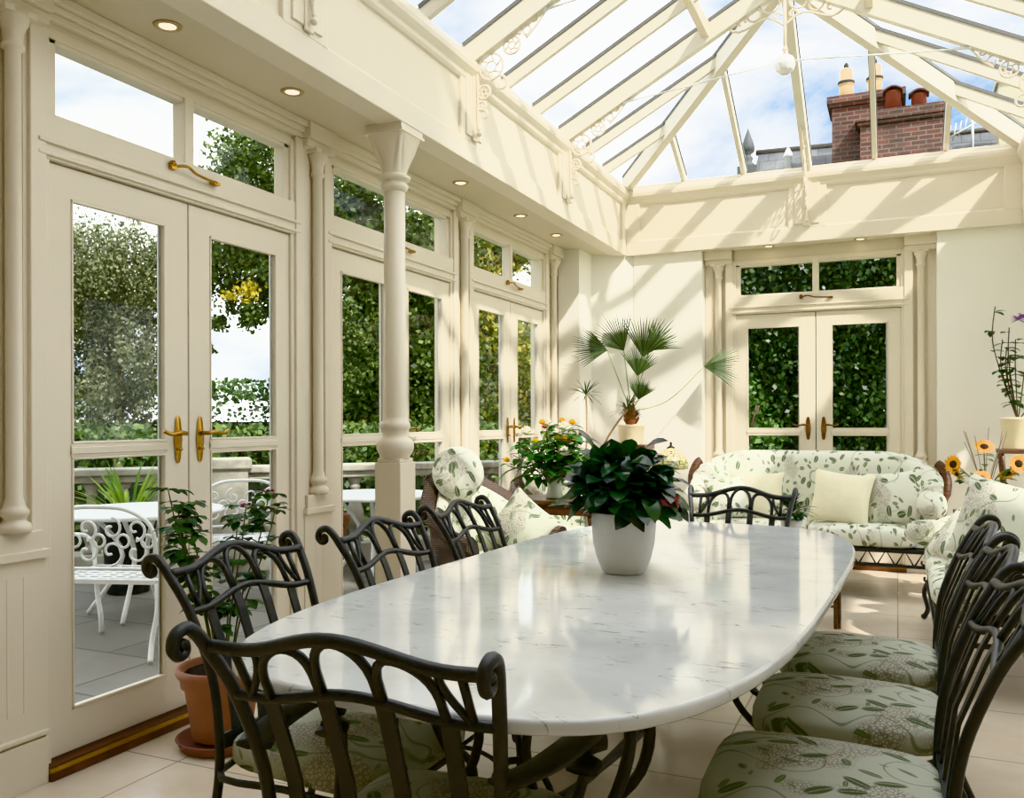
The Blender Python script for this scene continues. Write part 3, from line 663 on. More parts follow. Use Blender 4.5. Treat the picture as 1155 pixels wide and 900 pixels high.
# ------------------------------------------------------------------ plants
def stemleaf(m, p, d, L, W, rnd, bend=.3): m.leaf(p, d, (0,0,1), L, W, bend)
pp = thing('potted_plant', 'dark glossy broad leaved plant in a white pot on the dining table', 'plant', (-.806, 2.703, .75))
m = MB(); m.lathe([(0, 0), (.062, 0), (.070, .006), (.088, .05), (.099, .10), (.103, .15), (.103, .192), (.100, .196), (.096, .192), (.096, .165), (0, .165)], (0,0,0), 40); m.build('pot', WHITEPOT, pp)
m = MB(); m.lathe([(0, .172), (.05, .175), (.095, .168)], (0,0,0), 24); m.build('soil', SOIL, pp)
m = MB(); rr = random.Random(3)
for i in range(360):
    a = rr.uniform(0, 2*pi); e = rr.uniform(-.25, 1.35); rad = rr.uniform(.03, .165)*(1.1-.25*max(0, e)); 
    d = Vector((cos(a)*cos(e), sin(a)*cos(e), sin(e)))
    p = Vector((cos(a)*rad*.9, sin(a)*rad*.9, .215+.135*max(0, sin(e))*rr.uniform(.4, 1.15)+rr.uniform(-.02, .04)))
    d.z *= .55
    m.leaf(p, d+Vector((rr.uniform(-.35,.35),rr.uniform(-.35,.35),.1+rr.uniform(-.3,.3))), (rr.uniform(-.6,.6), rr.uniform(-.6,.6), 1), rr.uniform(.06, .10), rr.uniform(.042, .062), rr.uniform(.3, .8), 5, .12)
for i in range(8):
    a = rr.uniform(0, 6.28); m.leaf((cos(a)*.03, sin(a)*.03, .30), (cos(a)*.3, sin(a)*.3, 1), (cos(a), sin(a), .2), rr.uniform(.06, .1), .018, .1, 4, .3)
m.build('foliage', DEEP, pp)
m = MB()
for i in range(16):
    a = i*.9; m.tube(smooth_path([(0, 0, .17), (cos(a)*.05, sin(a)*.05, .24), (cos(a)*.10, sin(a)*.10, .28)], 3), .003, 5)
m.build('stem', simple('plant_stem', '3B4A22', .6), pp)
m = MB()
for i in range(7): m.leaf((.155, -.02, .20+.004*i), (cos(i), sin(i)*.5, .9), (0, 1, 0), .045, .018, .1, 3, .3)
m.build('flower', simple('pink_petals', 'E8868C', .6), pp)

def pot_lathe(r0, r1, h, rim): return [(0, 0), (r0, 0), (r0+.004, .006), (lerp(r0, r1, .72), h*.72), (lerp(r0, r1, .74)+.012, h*.74), (r1+.004, h*.86), (r1+.012, h*.88), (r1+.02, h*.93), (r1+.018, h), (r1+.004, h+.002), (r1-.004, h*.97), (r1-.01, h*.9), (0, h*.9)]
rp = thing('potted_rose', 'pink rose bush in a large terracotta pot by the nearest glass door', 'potted rose', (-2.375, 2.60, 0))
m = MB(); m.lathe([(x, z+.035) for x, z in pot_lathe(.105, .150, .27, .02)], (0,0,0), 40); m.build('pot', TERRA, rp)
m = MB(); m.lathe([(0, .0), (.145, .0), (.155, .01), (.165, .034), (.170, .038), (.160, .04), (.148, .018), (0, .016)], (0,0,0), 40); m.build('saucer', TERRA2, rp)
m = MB(); m.lathe([(0, .285), (.07, .288), (.138, .283)], (0,0,0), 24); m.build('soil', SOIL, rp)
st, fo, fl = MB(), MB(), MB(); rr = random.Random(12)
for i in range(10):
    a = rr.uniform(0, 6.28); h = rr.uniform(.42, .74); w = rr.uniform(.10, .25); P = smooth_path([(cos(a)*.03, sin(a)*.03, .28), (cos(a)*w*.4, sin(a)*w*.4, .28+h*.4), (cos(a)*w*.8, sin(a)*w*.8, .28+h*.75), (cos(a)*w, sin(a)*w, .28+h)], 5)
    st.tube(P, [.004-.002*k/len(P) for k in range(len(P))], 5)
    for k in range(5, len(P), 2):
        for q in range(3):
            b_ = rr.uniform(0, 6.28); d = Vector((cos(b_), sin(b_), rr.uniform(-.2, .4))); base = P[k]
            st.tube([base, base+d*.04], .0015, 4)
            for g in (0, .9, -.9): dd = Vector((cos(b_+g), sin(b_+g), d.z-.1)); fo.leaf(base+d*(.04 if g == 0 else .025), dd, (0,0,1), rr.uniform(.045, .065), rr.uniform(.032, .045), .3, 4, .2)
    if i in (2, 5, 8):
        c = P[-1]; fl = MB()
        for q in range(14): aa = q*2.4; fl.leaf(c, (cos(aa)*.6, sin(aa)*.6, .3+.05*q), (cos(aa), sin(aa), .5), .026, .022, -.2, 3, .3)
        fl.build('flower', ROSEP, rp)
st.build('stem', simple('rose_stem', '4A5A2C', .6), rp); fo.build('foliage', ROSEL, rp)

# palm on stand in the corner
def fanleaf(m, c, d, up, rad, n=20, spread=1.45):
    d = Vector(d).normalized(); r = d.cross(Vector(up)).normalized(); 
    for i in range(n):
        a = -spread/2+spread*i/(n-1); dd = d*cos(a)+r*sin(a); m.leaf(c, dd, up, rad*(.85+.15*cos(a))*R.uniform(.88, 1.1), .012, .2, 4, .5)
st1 = thing('plant_stand', 'dark wooden pedestal stand under the palm in the corner', 'plant stand', (-2.08, 7.22, 0))
m = MB(); m.bb(-.16, .16, -.16, .16, .99, 1.03); m.bb(-.14, .14, -.14, .14, .94, .99); m.build('top', DWOOD, st1, bevel=.005)
for sx in (-1, 1):
    for sy in (-1, 1): m = MB(); m.tube([(sx*.12, sy*.12, .94), (sx*.12, sy*.12, .3), (sx*.14, sy*.14, 0)], .014, 8); m.build('leg', DWOOD, st1)
m = MB(); m.bb(-.12, .12, -.12, .12, .3, .32); m.build('shelf', DWOOD, st1)
pm = thing('potted_palm', 'fan palm in a cream pot with fronds spread against the white corner wall', 'palm', (-2.08, 7.20, 1.03))
m = MB(); m.lathe([(0, 0), (.095, 0), (.10, .01), (.115, .15), (.125, .158), (.125, .172), (.115, .172), (.11, .15), (0, .15)], (0,0,0), 32); m.build('pot', CREAMPOT, pm)
m = MB(); m.lathe([(.045, .15), (.05, .2), (.042, .27), (.035, .32), (.02, .34)], (0,0,0), 12)
for i in range(40): a = R.uniform(0, 6.28); z = R.uniform(.16, .3); m.leaf((cos(a)*.04, sin(a)*.04, z), (cos(a)*.5, sin(a)*.5, 1), (cos(a), sin(a), 0), .07, .03, -.1, 3, .2)
m.build('trunk', simple('palm_fibre', '7A4A2C', .9, var=.3, vscale=40), pm)
fr, stk = MB(), MB()
view = Vector((-.28, .96, 0)); rt = Vector((.914, .405, 0))
def pv(rx, z, dep=0): return rt*rx+Vector((0,0,z))+Vector((.3,-.95,0))*dep
for (rx, z, dx, dz, rad, dep) in [(-.20, .80, -.95, .22, .27, .05), (-.06, .80, -.45, .9, .30, .02), (.10, .74, .30, 1, .36, .06), (.16, .80, .75, .8, .24, .0), (.05, .58, .25, 1, .22, .12), (.62, .66, 1, .10, .28, .05), (.06, .38, .3, 1, .16, .12)]:
    e = pv(rx, z, dep); stk.tube(smooth_path([(0, 0, .28), e*.5+Vector((0,0,.14+(-.10 if rx > .5 else 0))), e], 5), .0045, 5)
    d = rt*dx+Vector((0,0,dz))+Vector((0,-.25,0)); fr = MB(); fanleaf(fr, e, d, Vector((.3, -.95, .35)), rad*1.15); fr.build('frond', PALML, pm)
stk.build('leaf_stalk', simple('palm_stalk', '8B9A62', .6), pm)
# thin dracaena left of the palm
dr = thing('potted_dracaena', 'thin bare stemmed dracaena with spiky tops left of the palm', 'dracaena', (-2.30, 6.86, 0))
m = MB(); m.lathe(pot_lathe(.10, .13, .26, .02), (0,0,0), 28); m.build('pot', CREAMPOT, dr)
m = MB(); tops = [(-.06, -.02, 1.45), (.26, .1, 1.33)]
for (x, y, z) in tops: m.tube(smooth_path([(0, 0, .22), (x*1.2 if x < 0 else .02, y*.5, .7), (x*.9 if x < 0 else .06, y, z*.78), (x, y, z)], 5), .009, 6)
m.build('stem', simple('dracaena_stem', 'B0946E', .8, var=.2, vscale=30), dr)
m = MB()
for (x, y, z) in tops:
    for i in range(34): a = R.uniform(0, 6.28); e = R.uniform(-.3, 1.3); m.leaf((x, y, z), (cos(a)*cos(e), sin(a)*cos(e), sin(e)), (0,0,1), R.uniform(.14, .2), .012, .25, 4, .3)
m.build('foliage', PALML, dr)

# ------------------------------------------------------------------ lounge seating
def lounge(name, label, cat, w, d, loc, rz, shell, zseat, zback, zarm, cushion, nseat, legs='iron', wrap=1.0, thick=.075):
    t = thing(name, label, cat, loc, rz)
    hw, hd = w/2, d/2
    path = smooth_path([(-hw+.07, -hd+.14, 0), (-hw+.05, 0, 0), (-hw+.06, hd-.28, 0), (-hw+.22, hd-.1, 0), (-hw*.35, hd-.06, 0), (hw*.35, hd-.06, 0), (hw-.22, hd-.1, 0), (hw-.06, hd-.28, 0), (hw-.05, 0, 0), (hw-.07, -hd+.14, 0)], 6)
    n = len(path); acc = [0]
    for i in range(1, n): acc.append(acc[-1]+(path[i]-path[i-1]).length)
    T = [a/acc[-1] for a in acc]; fa = (d*.75)/acc[-1]
    def hgt(t_):
        q = min(t_, 1-t_); x = min(1, q/(fa*1.35)); x = x*x*(3-2*x); return lerp(zarm, zback, x)
    def sec(i, inn, roll, zb, th):
        p = path[i]; tg = (path[min(i+1, n-1)]-path[max(i-1, 0)]).normalized(); nr = Vector((tg.y, -tg.x, 0)); h = hgt(T[i]); out = []
        # nr points inward (path runs left arm -> back -> right arm)
        pr = [(0, zb), (th, zb), (th*1.05, zb+.1), (th*.95, lerp(zb, h, .55)), (th*.9, h-.09), (th*.75-roll*.2, h-.03), (th*.2-roll*.6, h), (-roll, h-.01), (-roll*1.35, h-.05), (-roll*1.1, h-.09), (-roll*.4, h-.10), (0, h-.14)]
        for (o_, z) in pr: out.append(p+nr*(inn+o_)+Vector((0,0,z)))
        return out
    def ringmesh(inn, roll, zb, th, mat, nm, cut=0, dz=0):
        m = MB(); i0, i1 = int(n*cut), n-int(n*cut); rs = [[q+Vector((0, 0, dz if j > 2 else 0)) for j, q in enumerate(sec(i, inn, roll, zb, th))] for i in range(i0, i1)]; k = len(rs[0]); vs = [v for r_ in rs for v in r_]; nr_ = i1-i0
        fs = [(i*k+j, i*k+(j+1) % k, (i+1)*k+(j+1) % k, (i+1)*k+j) for i in range(nr_-1) for j in range(k)]+[tuple(range(k)), tuple((nr_-1)*k+j for j in range(k-1, -1, -1))]
        m.add(vs, fs); return m.build(nm, mat, t, subsurf=1)
    if shell is not None:
        ringmesh(0, .05, .24, .035, shell, 'shell'); ringmesh(.04, .012, zseat-.12, thick, cushion, 'back_cushion', .24, -.05)
    else: ringmesh(.02, .055, zseat-.14, thick*1.35, cushion, 'back_cushion')
    for s in (-1, 1):
        m = MB(); x = s*(hw-.07)
        m.supe((x-s*.02, -hd+.30, zarm-.06), (.105, .22, .105), .9, .9, 14, 24)
        if shell is None: m.build('arm_roll', cushion, t)
        if shell is None:
            m = MB(); m.tube(smooth_path([(s*(hw-.02), hd-.30, .30), (s*(hw+.015), hd-.28, zarm-.05), (s*(hw+.03), hd-.25, zarm+.08), (s*(hw+.0), hd-.22, lerp(zarm, zback, .6)), (s*(hw-.03), hd-.2, lerp(zarm, zback, .7))], 5), [.02]*6+[.034]*15, 8); m.build('frame_scroll', DWOOD, t)
    cw = (w-.30)/nseat
    for i in range(nseat):
        m = MB(); m.supe((-w/2+.15+cw*(i+.5), -.06, zseat-.075), (cw/2-.003, hd-.09, .085), .5, .35, 14, 40); m.build('seat_cushion', cushion, t)
    m = MB(); z0, z1 = zseat-.26, zseat-.155
    for (a, b_) in (((-hw+.08, -hd+.06), (hw-.08, -hd+.06)), ((-hw+.08, -hd+.06), (-hw+.06, hd-.12)), ((hw-.08, -hd+.06), (hw-.06, hd-.12)), ((-hw+.06, hd-.12), (hw-.06, hd-.12))):
        A_, B_ = Vector((*a, 0)), Vector((*b_, 0))
        for z in (z0, z1): m.bar(A_+Vector((0,0,z)), B_+Vector((0,0,z)), .024, .02)
        L_ = (B_-A_).length; k = int(L_/.11)
        for q in range(k):
            p, r_ = A_.lerp(B_, q/k), A_.lerp(B_, (q+1)/k)
            m.tube([p+Vector((0,0,z0)), p.lerp(r_, .5)+Vector((0,0,z1)), r_+Vector((0,0,z0))], .006, 5)
    m.bb(-hw+.1, hw-.1, -hd+.08, hd-.14, z1-.02, z1+.005); m.build('frame', IRON if legs == 'iron' else DWOOD, t)
    for sx in (-1, 1):
        for sy in (-1, 1):
            x, y = sx*(hw-.09), (-hd+.07 if sy < 0 else hd-.13); m = MB()
            m.tube(smooth_path([(x, y, z0+.02), (x+sx*.035, y+sy*.03, z0*.7), (x+sx*.02, y+sy*.01, z0*.3), (x+sx*.045, y+sy*.03, .016)], 5), .014, 8)
            m.tube(spiral((x-sx*.03, y, z0*.7), .04, .012, 1.4, -3.8, 14), .008, 6); m.ball((x+sx*.045, y+sy*.03, .018), .02, 8, (1,1,.9)); m.build('leg', IRON if legs == 'iron' else DWOOD, t)
    return t
lounge('floral_sofa', 'long white sofa with green leaf print below the far doors', 'sofa', 1.80, .92, (-.60, 6.86, 0), 0, None, .50, 1.0, .70, SOFAF, 2)
lounge('floral_loveseat', 'leaf print sofa with rounded arm and iron legs at the right edge', 'sofa', 1.75, .92, (.57, 5.13, 0), -pi/2, None, .50, .80, .62, SOFAF, 2)
WK = wicker()
lounge('wicker_armchair', 'brown wicker armchair between the third dining chair and the windows', 'armchair', .78, .80, (-2.175, 4.57, 0), radians(66), WK, .45, .95, .62, SOFAF, 1, 'wood')
lounge('wicker_armchair', 'brown wicker armchair behind the vase of flowers near the corner', 'armchair', .76, .78, (-2.22, 5.95, 0), radians(50), WK, .45, .97, .62, SOFAF, 1, 'wood')

def pillow(label, loc, size, rot, mat, th=.07, name='throw_pillow', roundp=False, grp=None):
    m = MB(); w, h = size[0]/2, size[1]/2
    def F(sgn):
        def f(u, v):
            a, b_ = 2*u-1, 2*v-1
            if roundp:
                r = max(abs(a), abs(b_)); an = atan2(b_, a); x, z = r*cos(an)*w, r*sin(an)*h; e = max(0, 1-r*r)
                t = th*e**.5*(1+.06*sin(an*16)*r)
            else:
                k = 1-.10*(1-b_*b_) ; k2 = 1-.10*(1-a*a); x, z = a*w*k, b_*h*k2; t = th*(max(0, (1-a*a)*(1-b_*b_)))**.38
            return (x, sgn*t, z)
        return f
    m.grid(F(-1), 20, 20); m.grid(F(1), 20, 20); o = m.build(name, mat); o.location = loc; o.rotation_euler = rot; return tag(o, label, 'cushion', grp)
pillow('plain cream square cushion leaning on the sofa left of centre', (-.97, 6.72, .665), (.40, .38), (radians(-20), 0, .10), CREAMF, .085)
pillow('plain cream square cushion in the middle of the sofa, right of the small plant', (-.37, 6.66, .675), (.42, .40), (radians(-20), radians(6), -.1), CREAMF, .085)
pillow('leaf print square cushion beside the cream one at the right end of the sofa', (-.02, 6.70, .685), (.40, .40), (radians(-18), radians(-8), -.25), SOFAF, .08)
pillow('leaf print square cushion tucked in the left corner of the sofa', (-1.16, 6.62, .655), (.34, .34), (radians(-24), radians(-5), .45), SOFAF, .07)
pillow('large leaf print cushion standing on the right edge sofa near its back', (.47, 4.80, .73), (.50, .42), (radians(-15), radians(10), -pi/2+.9), SOFAF, .09)
pillow('leaf print cushion lying low on the right edge sofa', (.33, 5.22, .60), (.42, .34), (radians(-38), radians(4), -pi/2+.5), SOFAF, .08)
o = MB(); o.supe((0,0,0), (.20, .085, .08), .8, .7, 12, 24); o = o.build('bolster_cushion', SOFAF); o.location = (.22, 5.58, .575); o.rotation_euler = (0, .1, .5); tag(o, 'small leaf print bolster on the far seat of the right edge sofa', 'cushion')
pillow('round pleated white leaf print cushion on top of the near wicker armchair', (-2.36, 4.54, .93), (.31, .32), (radians(-12), 0, radians(40)), SOFAF, .11, roundp=True)
pillow('sage leaf print cushion with corner up on the near wicker armchair', (-2.05, 4.76, .60), (.36, .36), (radians(-15), radians(38), radians(5)), SEATF, .08)
pillow('round white leaf print cushion on the far wicker armchair', (-2.33, 5.80, .86), (.32, .36), (radians(-15), 0, radians(40)), SOFAF, .09, roundp=True)

# ------------------------------------------------------------------ side tables, vases, lamp
ct = thing('console_table', 'low carved brown wooden table holding the mixed bouquet', 'side table', (-2.0, 5.22, 0), .1); ct.scale = (1, 1, 1.08)
m = MB(); m.bb(-.30, .30, -.20, .20, .66, .685); m.bb(-.28, .28, -.18, .18, .60, .66); m.build('table_top', DWOOD, ct, bevel=.005)
for sx in (-1, 1):
    for sy in (-1, 1): m = MB(); m.tube(smooth_path([(sx*.25, sy*.15, .60), (sx*.27, sy*.17, .45), (sx*.23, sy*.13, .2), (sx*.26, sy*.16, 0)], 4), .018, 8); m.build('leg', DWOOD, ct)
m = MB(); m.bar((-.24, 0, .2), (.24, 0, .2), .02, .02); m.build('stretcher', DWOOD, ct)
vs_ = thing('flower_vase', 'glass vase with white, yellow and pink flowers on the carved table', 'vase of flowers', (-2.01, 5.20, .741))
m = MB(); m.lathe([(0, 0), (.05, 0), (.055, .01), (.045, .06), (.05, .14), (.07, .2), (.066, .2), (.046, .14), (.04, .06), (.045, .015), (0, .012)], (0,0,0), 24); m.build('vase', simple('pale_glass_vase', 'C7D0BE', .1, spec=.8), vs_)
st, fo = MB(), MB(); rr = random.Random(4); heads = []
for i in range(52):
    a = rr.uniform(0, 6.28); e = rr.uniform(.25, 1.35); L_ = rr.uniform(.22, .36); d = Vector((cos(a)*cos(e), sin(a)*cos(e), sin(e))); h = Vector((0,0,.12))+d*L_; heads.append(h)
    st.tube([(0, 0, .05), h*.5+Vector((0,0,.06)), h], .003, 5)
    for q in range(5): b_ = rr.uniform(0, 6.28); fo.leaf(h*rr.uniform(.4, .98)+Vector((0,0,.03)), (cos(b_), sin(b_), rr.uniform(-.1, .6)), (0,0,1), rr.uniform(.09, .18), rr.uniform(.045, .075), .4, 4, .2)
st.build('stem', simple('flower_stem', '4C6B30', .6), vs_); fo.build('foliage', leafmat('bouquet_leaf', ['1F4A1C', '2F6A26', '4B8A36'], .25), vs_)
fm = {'white': simple('white_petals', 'F3F0E2', .7), 'yellow': simple('yellow_petals', 'F0C61E', .6), 'pink': simple('pink_rose_petals', 'E46A7A', .6)}
for nm, idx in (('white', range(0, 9)), ('yellow', range(9, 20)), ('pink', range(20, 25))):
    for i in idx:
        m = MB(); h = heads[i]+Vector((0,0,.02)); R_ = .06 if nm == 'white' else .036
        if nm == 'white': h = Vector((h.x*.7, h.y*.7-.03, h.z+.02))
        for q in range(22): aa = q*2.4; m.leaf(h, (cos(aa)*(1-q*.03), sin(aa)*(1-q*.03), .1+.06*q), (0,0,1), R_, R_*.7, -.15, 3, .3)
        o = m.build('flower', fm[nm], vs_); o['label'] = nm+' flower'
# lamp table + stained glass lamp
lt = thing('side_table', 'small round dark side table carrying the stained glass lamp', 'side table', (-1.63, 6.75, 0))
m = MB(); m.lathe([(0, .56), (.2, .56), (.205, .57), (.2, .585), (0, .585)], (0,0,0), 28); m.build('table_top', DWOOD, lt)
for k in range(3): a = k*2.094+.4; m = MB(); m.tube(smooth_path([(cos(a)*.1, sin(a)*.1, .565), (cos(a)*.05, sin(a)*.05, .3), (cos(a)*.17, sin(a)*.17, .0)], 4), .012, 7); m.build('leg', DWOOD, lt)
lp = thing('table_lamp', 'small lamp with cream stained glass shade on a dark base right of the plant', 'lamp', (-1.62, 6.72, .586))
m = MB(); m.lathe([(0, 0), (.07, 0), (.072, .01), (.03, .03), (.016, .06), (.02, .12), (.014, .2), (.012, .34), (.0, .34)], (0,0,0), 20); m.build('base', simple('lamp_bronze', '3B2C20', .35, .7), lp)
def stained():
    m, nt, N, L, P = new_mat('stained_glass'); tc = N.new('ShaderNodeTexCoord'); v = N.new('ShaderNodeTexVoronoi'); v.feature = 'DISTANCE_TO_EDGE'; v.inputs['Scale'].default_value = 26; L.new(tc.outputs['Object'], v.inputs['Vector'])
    e = maprange(N, L, v.outputs['Distance'], .03, .08); sp = N.new('ShaderNodeSeparateXYZ'); L.new(tc.outputs['Object'], sp.inputs[0]); g = maprange(N, L, sp.outputs[2], .335, .35)
    c = mixc(N, L, g, lin('8C8A5A'), lin('E9DDAA')); L.new(mixc(N, L, e, lin('2A2418'), c), P.inputs['Base Color']); P.inputs['Roughness'].default_value = .25; return m
m = MB(); m.lathe([(.13, .27), (.135, .30), (.13, .325), (.115, .36), (.08, .40), (.035, .43), (.02, .435)], (0,0,0), 32); m.build('lamp_shade', stained(), lp)
m = MB(); m.lathe([(.03, .43), (.034, .437), (.015, .447), (.008, .46), (.012, .47), (0, .485)], (0,0,0), 14); m.build('finial', simple('finial_bronze', '2E2218', .4, .6), lp)

# nest of tables with small plant
for (loc, s, lb) in (((-.57, 5.62, 0), 1.0, 'larger slim wooden occasional table under the little plant'), ((-.50, 5.60, 0), .8, 'smaller slim wooden table nested beneath the larger one')):
    nt_ = thing('nesting_table', lb, 'side table', loc, .05, 'nest of slim tables'); w_, d_, h_ = .24*s, .17*s, .52*s
    m = MB(); m.bb(-w_, w_, -d_, d_, h_-.02, h_); m.build('table_top', DWOOD, nt_, bevel=.003)
    for sx in (-1, 1):
        for sy in (-1, 1): m = MB(); m.tube([(sx*(w_-.015), sy*(d_-.015), h_-.02), (sx*(w_-.015), sy*(d_-.015), 0)], .010, 8); m.build('leg', DWOOD, nt_)
    for sy in (-1, 1): m = MB(); m.bar((-w_+.015, sy*(d_-.015), .16*s), (w_-.015, sy*(d_-.015), .16*s), .012, .012); m.build('stretcher', DWOOD, nt_)
sp_ = thing('small_potted_plant', 'small bushy dark green plant in a white pot before the sofa', 'plant', (-.60, 5.62, .521))
m = MB(); m.lathe([(0, 0), (.05, 0), (.06, .03), (.068, .10), (.063, .10), (.06, .09), (0, .09)], (0,0,0), 24); m.build('pot', WHITEPOT, sp_)
m = MB(); rr = random.Random(5)
for i in range(150): a = rr.uniform(0, 6.28); e = rr.uniform(-.1, 1.4); d = Vector((cos(a)*cos(e), sin(a)*cos(e), sin(e))); m.leaf(Vector((0,0,.13))+d*rr.uniform(.02, .10), d, (0,0,1), rr.uniform(.05, .08), .028, .4, 4, .2)
m.build('foliage', DEEP, sp_)
# apple-like dark fruit bowl replaced by dark ornament seen beside plant: small console with slats
# sunflowers
sf_t = thing('corner_table', 'small wooden table behind the right edge sofa holding the sunflowers', 'side table', (.56, 6.72, 0))
m = MB(); m.bb(-.2, .2, -.2, .2, .57, .60); m.build('table_top', DWOOD, sf_t, bevel=.004)
for sx in (-1, 1):
    for sy in (-1, 1): m = MB(); m.tube([(sx*.17, sy*.17, .57), (sx*.17, sy*.17, 0)], .015, 8); m.build('leg', DWOOD, sf_t)
sf = thing('sunflower_vase', 'clear vase of sunflowers in front of the white wall at right', 'vase of flowers', (.55, 6.70, .60))
m = MB(); m.lathe([(0, 0), (.045, 0), (.05, .01), (.045, .06), (.055, .15), (.075, .22), (.07, .22), (.05, .15), (.04, .06), (.04, .015), (0, .012)], (0,0,0), 24); m.build('vase', simple('smoky_glass', '9AA08C', .12, spec=.8), sf)
st, fo, tw = MB(), MB(), MB(); SY = simple('sunflower_petals', 'F2A81A', .6, var=.15, vscale=20); SB = simple('sunflower_disc', '2B1A0E', .9, var=.4, vscale=80, bump=.6, bscale=150)
spots = [(-.20, -.05, .33, (-.55, -.8, .1)), (-.18, -.02, .27, (-.7, -.3, -.5)), (-.01, .0, .45, (0, -.7, .7)), (-.035, -.10, .235, (.1, -.85, .35)), (.19, -.02, .34, (.35, -.9, .1)), (.13, .05, .27, (.2, -.6, -.7))]
for (x, y, z, n_) in spots:
    c = Vector((x, y, z)); n_ = Vector(n_).normalized(); st.tube(smooth_path([(0, 0, .05), (x*.4, y*.4, .22), c-n_*.03], 4), .004, 6)
    q = n_.to_track_quat('Z', 'Y').to_matrix().to_4x4(); M_ = Matrix.Translation(c) @ q
    m = MB(); m.m = M_
    for k in range(26): a = 2*pi*k/26+R.uniform(-.06, .06); m.leaf((cos(a)*.022, sin(a)*.022, .003*(k % 2)), (cos(a), sin(a), R.uniform(0, .35)), (0,0,1), R.uniform(.038, .048), .016, .1, 3, .2)
    fl = m.build('sunflower_head', SY, sf); m = MB(); m.m = M_; m.lathe([(0, .012), (.018, .011), (.027, .004), (.025, -.01), (0, -.012)], (0,0,0), 18); m.build('flower_disc', SB, fl)
    for k in range(6): a = R.uniform(0, 6.28); fo.leaf(c*R.uniform(.6, .95)+Vector((0,0,.02)), (cos(a), sin(a), .1), (0,0,1), .07, .045, .3, 4, .2)
for k in range(10):
    a = R.uniform(0, 6.28); h = R.uniform(.45, .62); tw.tube(smooth_path([(0, 0, .1), (cos(a)*.06, sin(a)*.06, .3), (cos(a)*.13+R.uniform(-.03, .03), sin(a)*.13, h)], 4), .0018, 4)
st.build('stem', simple('sunflower_stem', '5A7032', .6), sf); fo.build('foliage', ROSEL, sf); tw.build('twig', simple('bare_twigs', '6E5A48', .8), sf)
# cream planter on stand at right edge with purple flowering plant
ps = thing('planter_stand', 'slim dark stand under the cream planter at the right edge', 'plant stand', (.80, 7.25, 0))
m = MB(); m.bb(-.13, .13, -.13, .13, .99, 1.02); m.build('top', DWOOD, ps, bevel=.004)
for sx in (-1, 1):
    for sy in (-1, 1): m = MB(); m.tube(smooth_path([(sx*.11, sy*.11, .99), (sx*.08, sy*.08, .5), (sx*.13, sy*.13, 0)], 4), .012, 7); m.build('leg', DWOOD, ps)
pf = thing('potted_shrub', 'leggy green shrub with purple blooms in a cream planter at the right edge', 'plant', (.80, 7.25, 1.02))
m = MB(); m.lathe([(0, 0), (.10, 0), (.104, .01), (.112, .21), (.118, .215), (.118, .23), (.105, .23), (.103, .2), (0, .2)], (0,0,0), 32); m.build('pot', CREAMPOT, pf)
st, fo, fl = MB(), MB(), MB(); rr = random.Random(9)
for i in range(9):
    a = rr.uniform(1.8, 4.6) if i < 6 else rr.uniform(0, 6.28); h = rr.uniform(.45, .85); w = rr.uniform(.1, .24); P = smooth_path([(0, 0, .2), (cos(a)*w*.5, sin(a)*w*.3, .2+h*.35), (cos(a)*w*.9, sin(a)*w*.5, .2+h*.7), (cos(a)*w*.8, sin(a)*w*.5, .2+h)], 4); st.tube(P, .004, 5)
    for k in range(3, len(P), 2):
        for q in range(2): b_ = rr.uniform(0, 6.28); fo.leaf(P[k], (cos(b_), sin(b_), rr.uniform(-.1, .4)), (0,0,1), rr.uniform(.06, .10), rr.uniform(.045, .065), .3, 4, .2)
for c in ((.04, 0, .95), (.0, -.05, .93), (.12, 0, .90)):
    fl = MB()
    for q in range(26): aa = q*2.4; fl.leaf(c, (cos(aa), sin(aa), -.2+.05*q), (0,0,1), .06, .018, .1, 3, .2)
    fl.build('flower', PURP, pf)
st.build('stem', simple('shrub_stem', '4B4030', .7), pf); fo.build('foliage', ROSEL, pf)

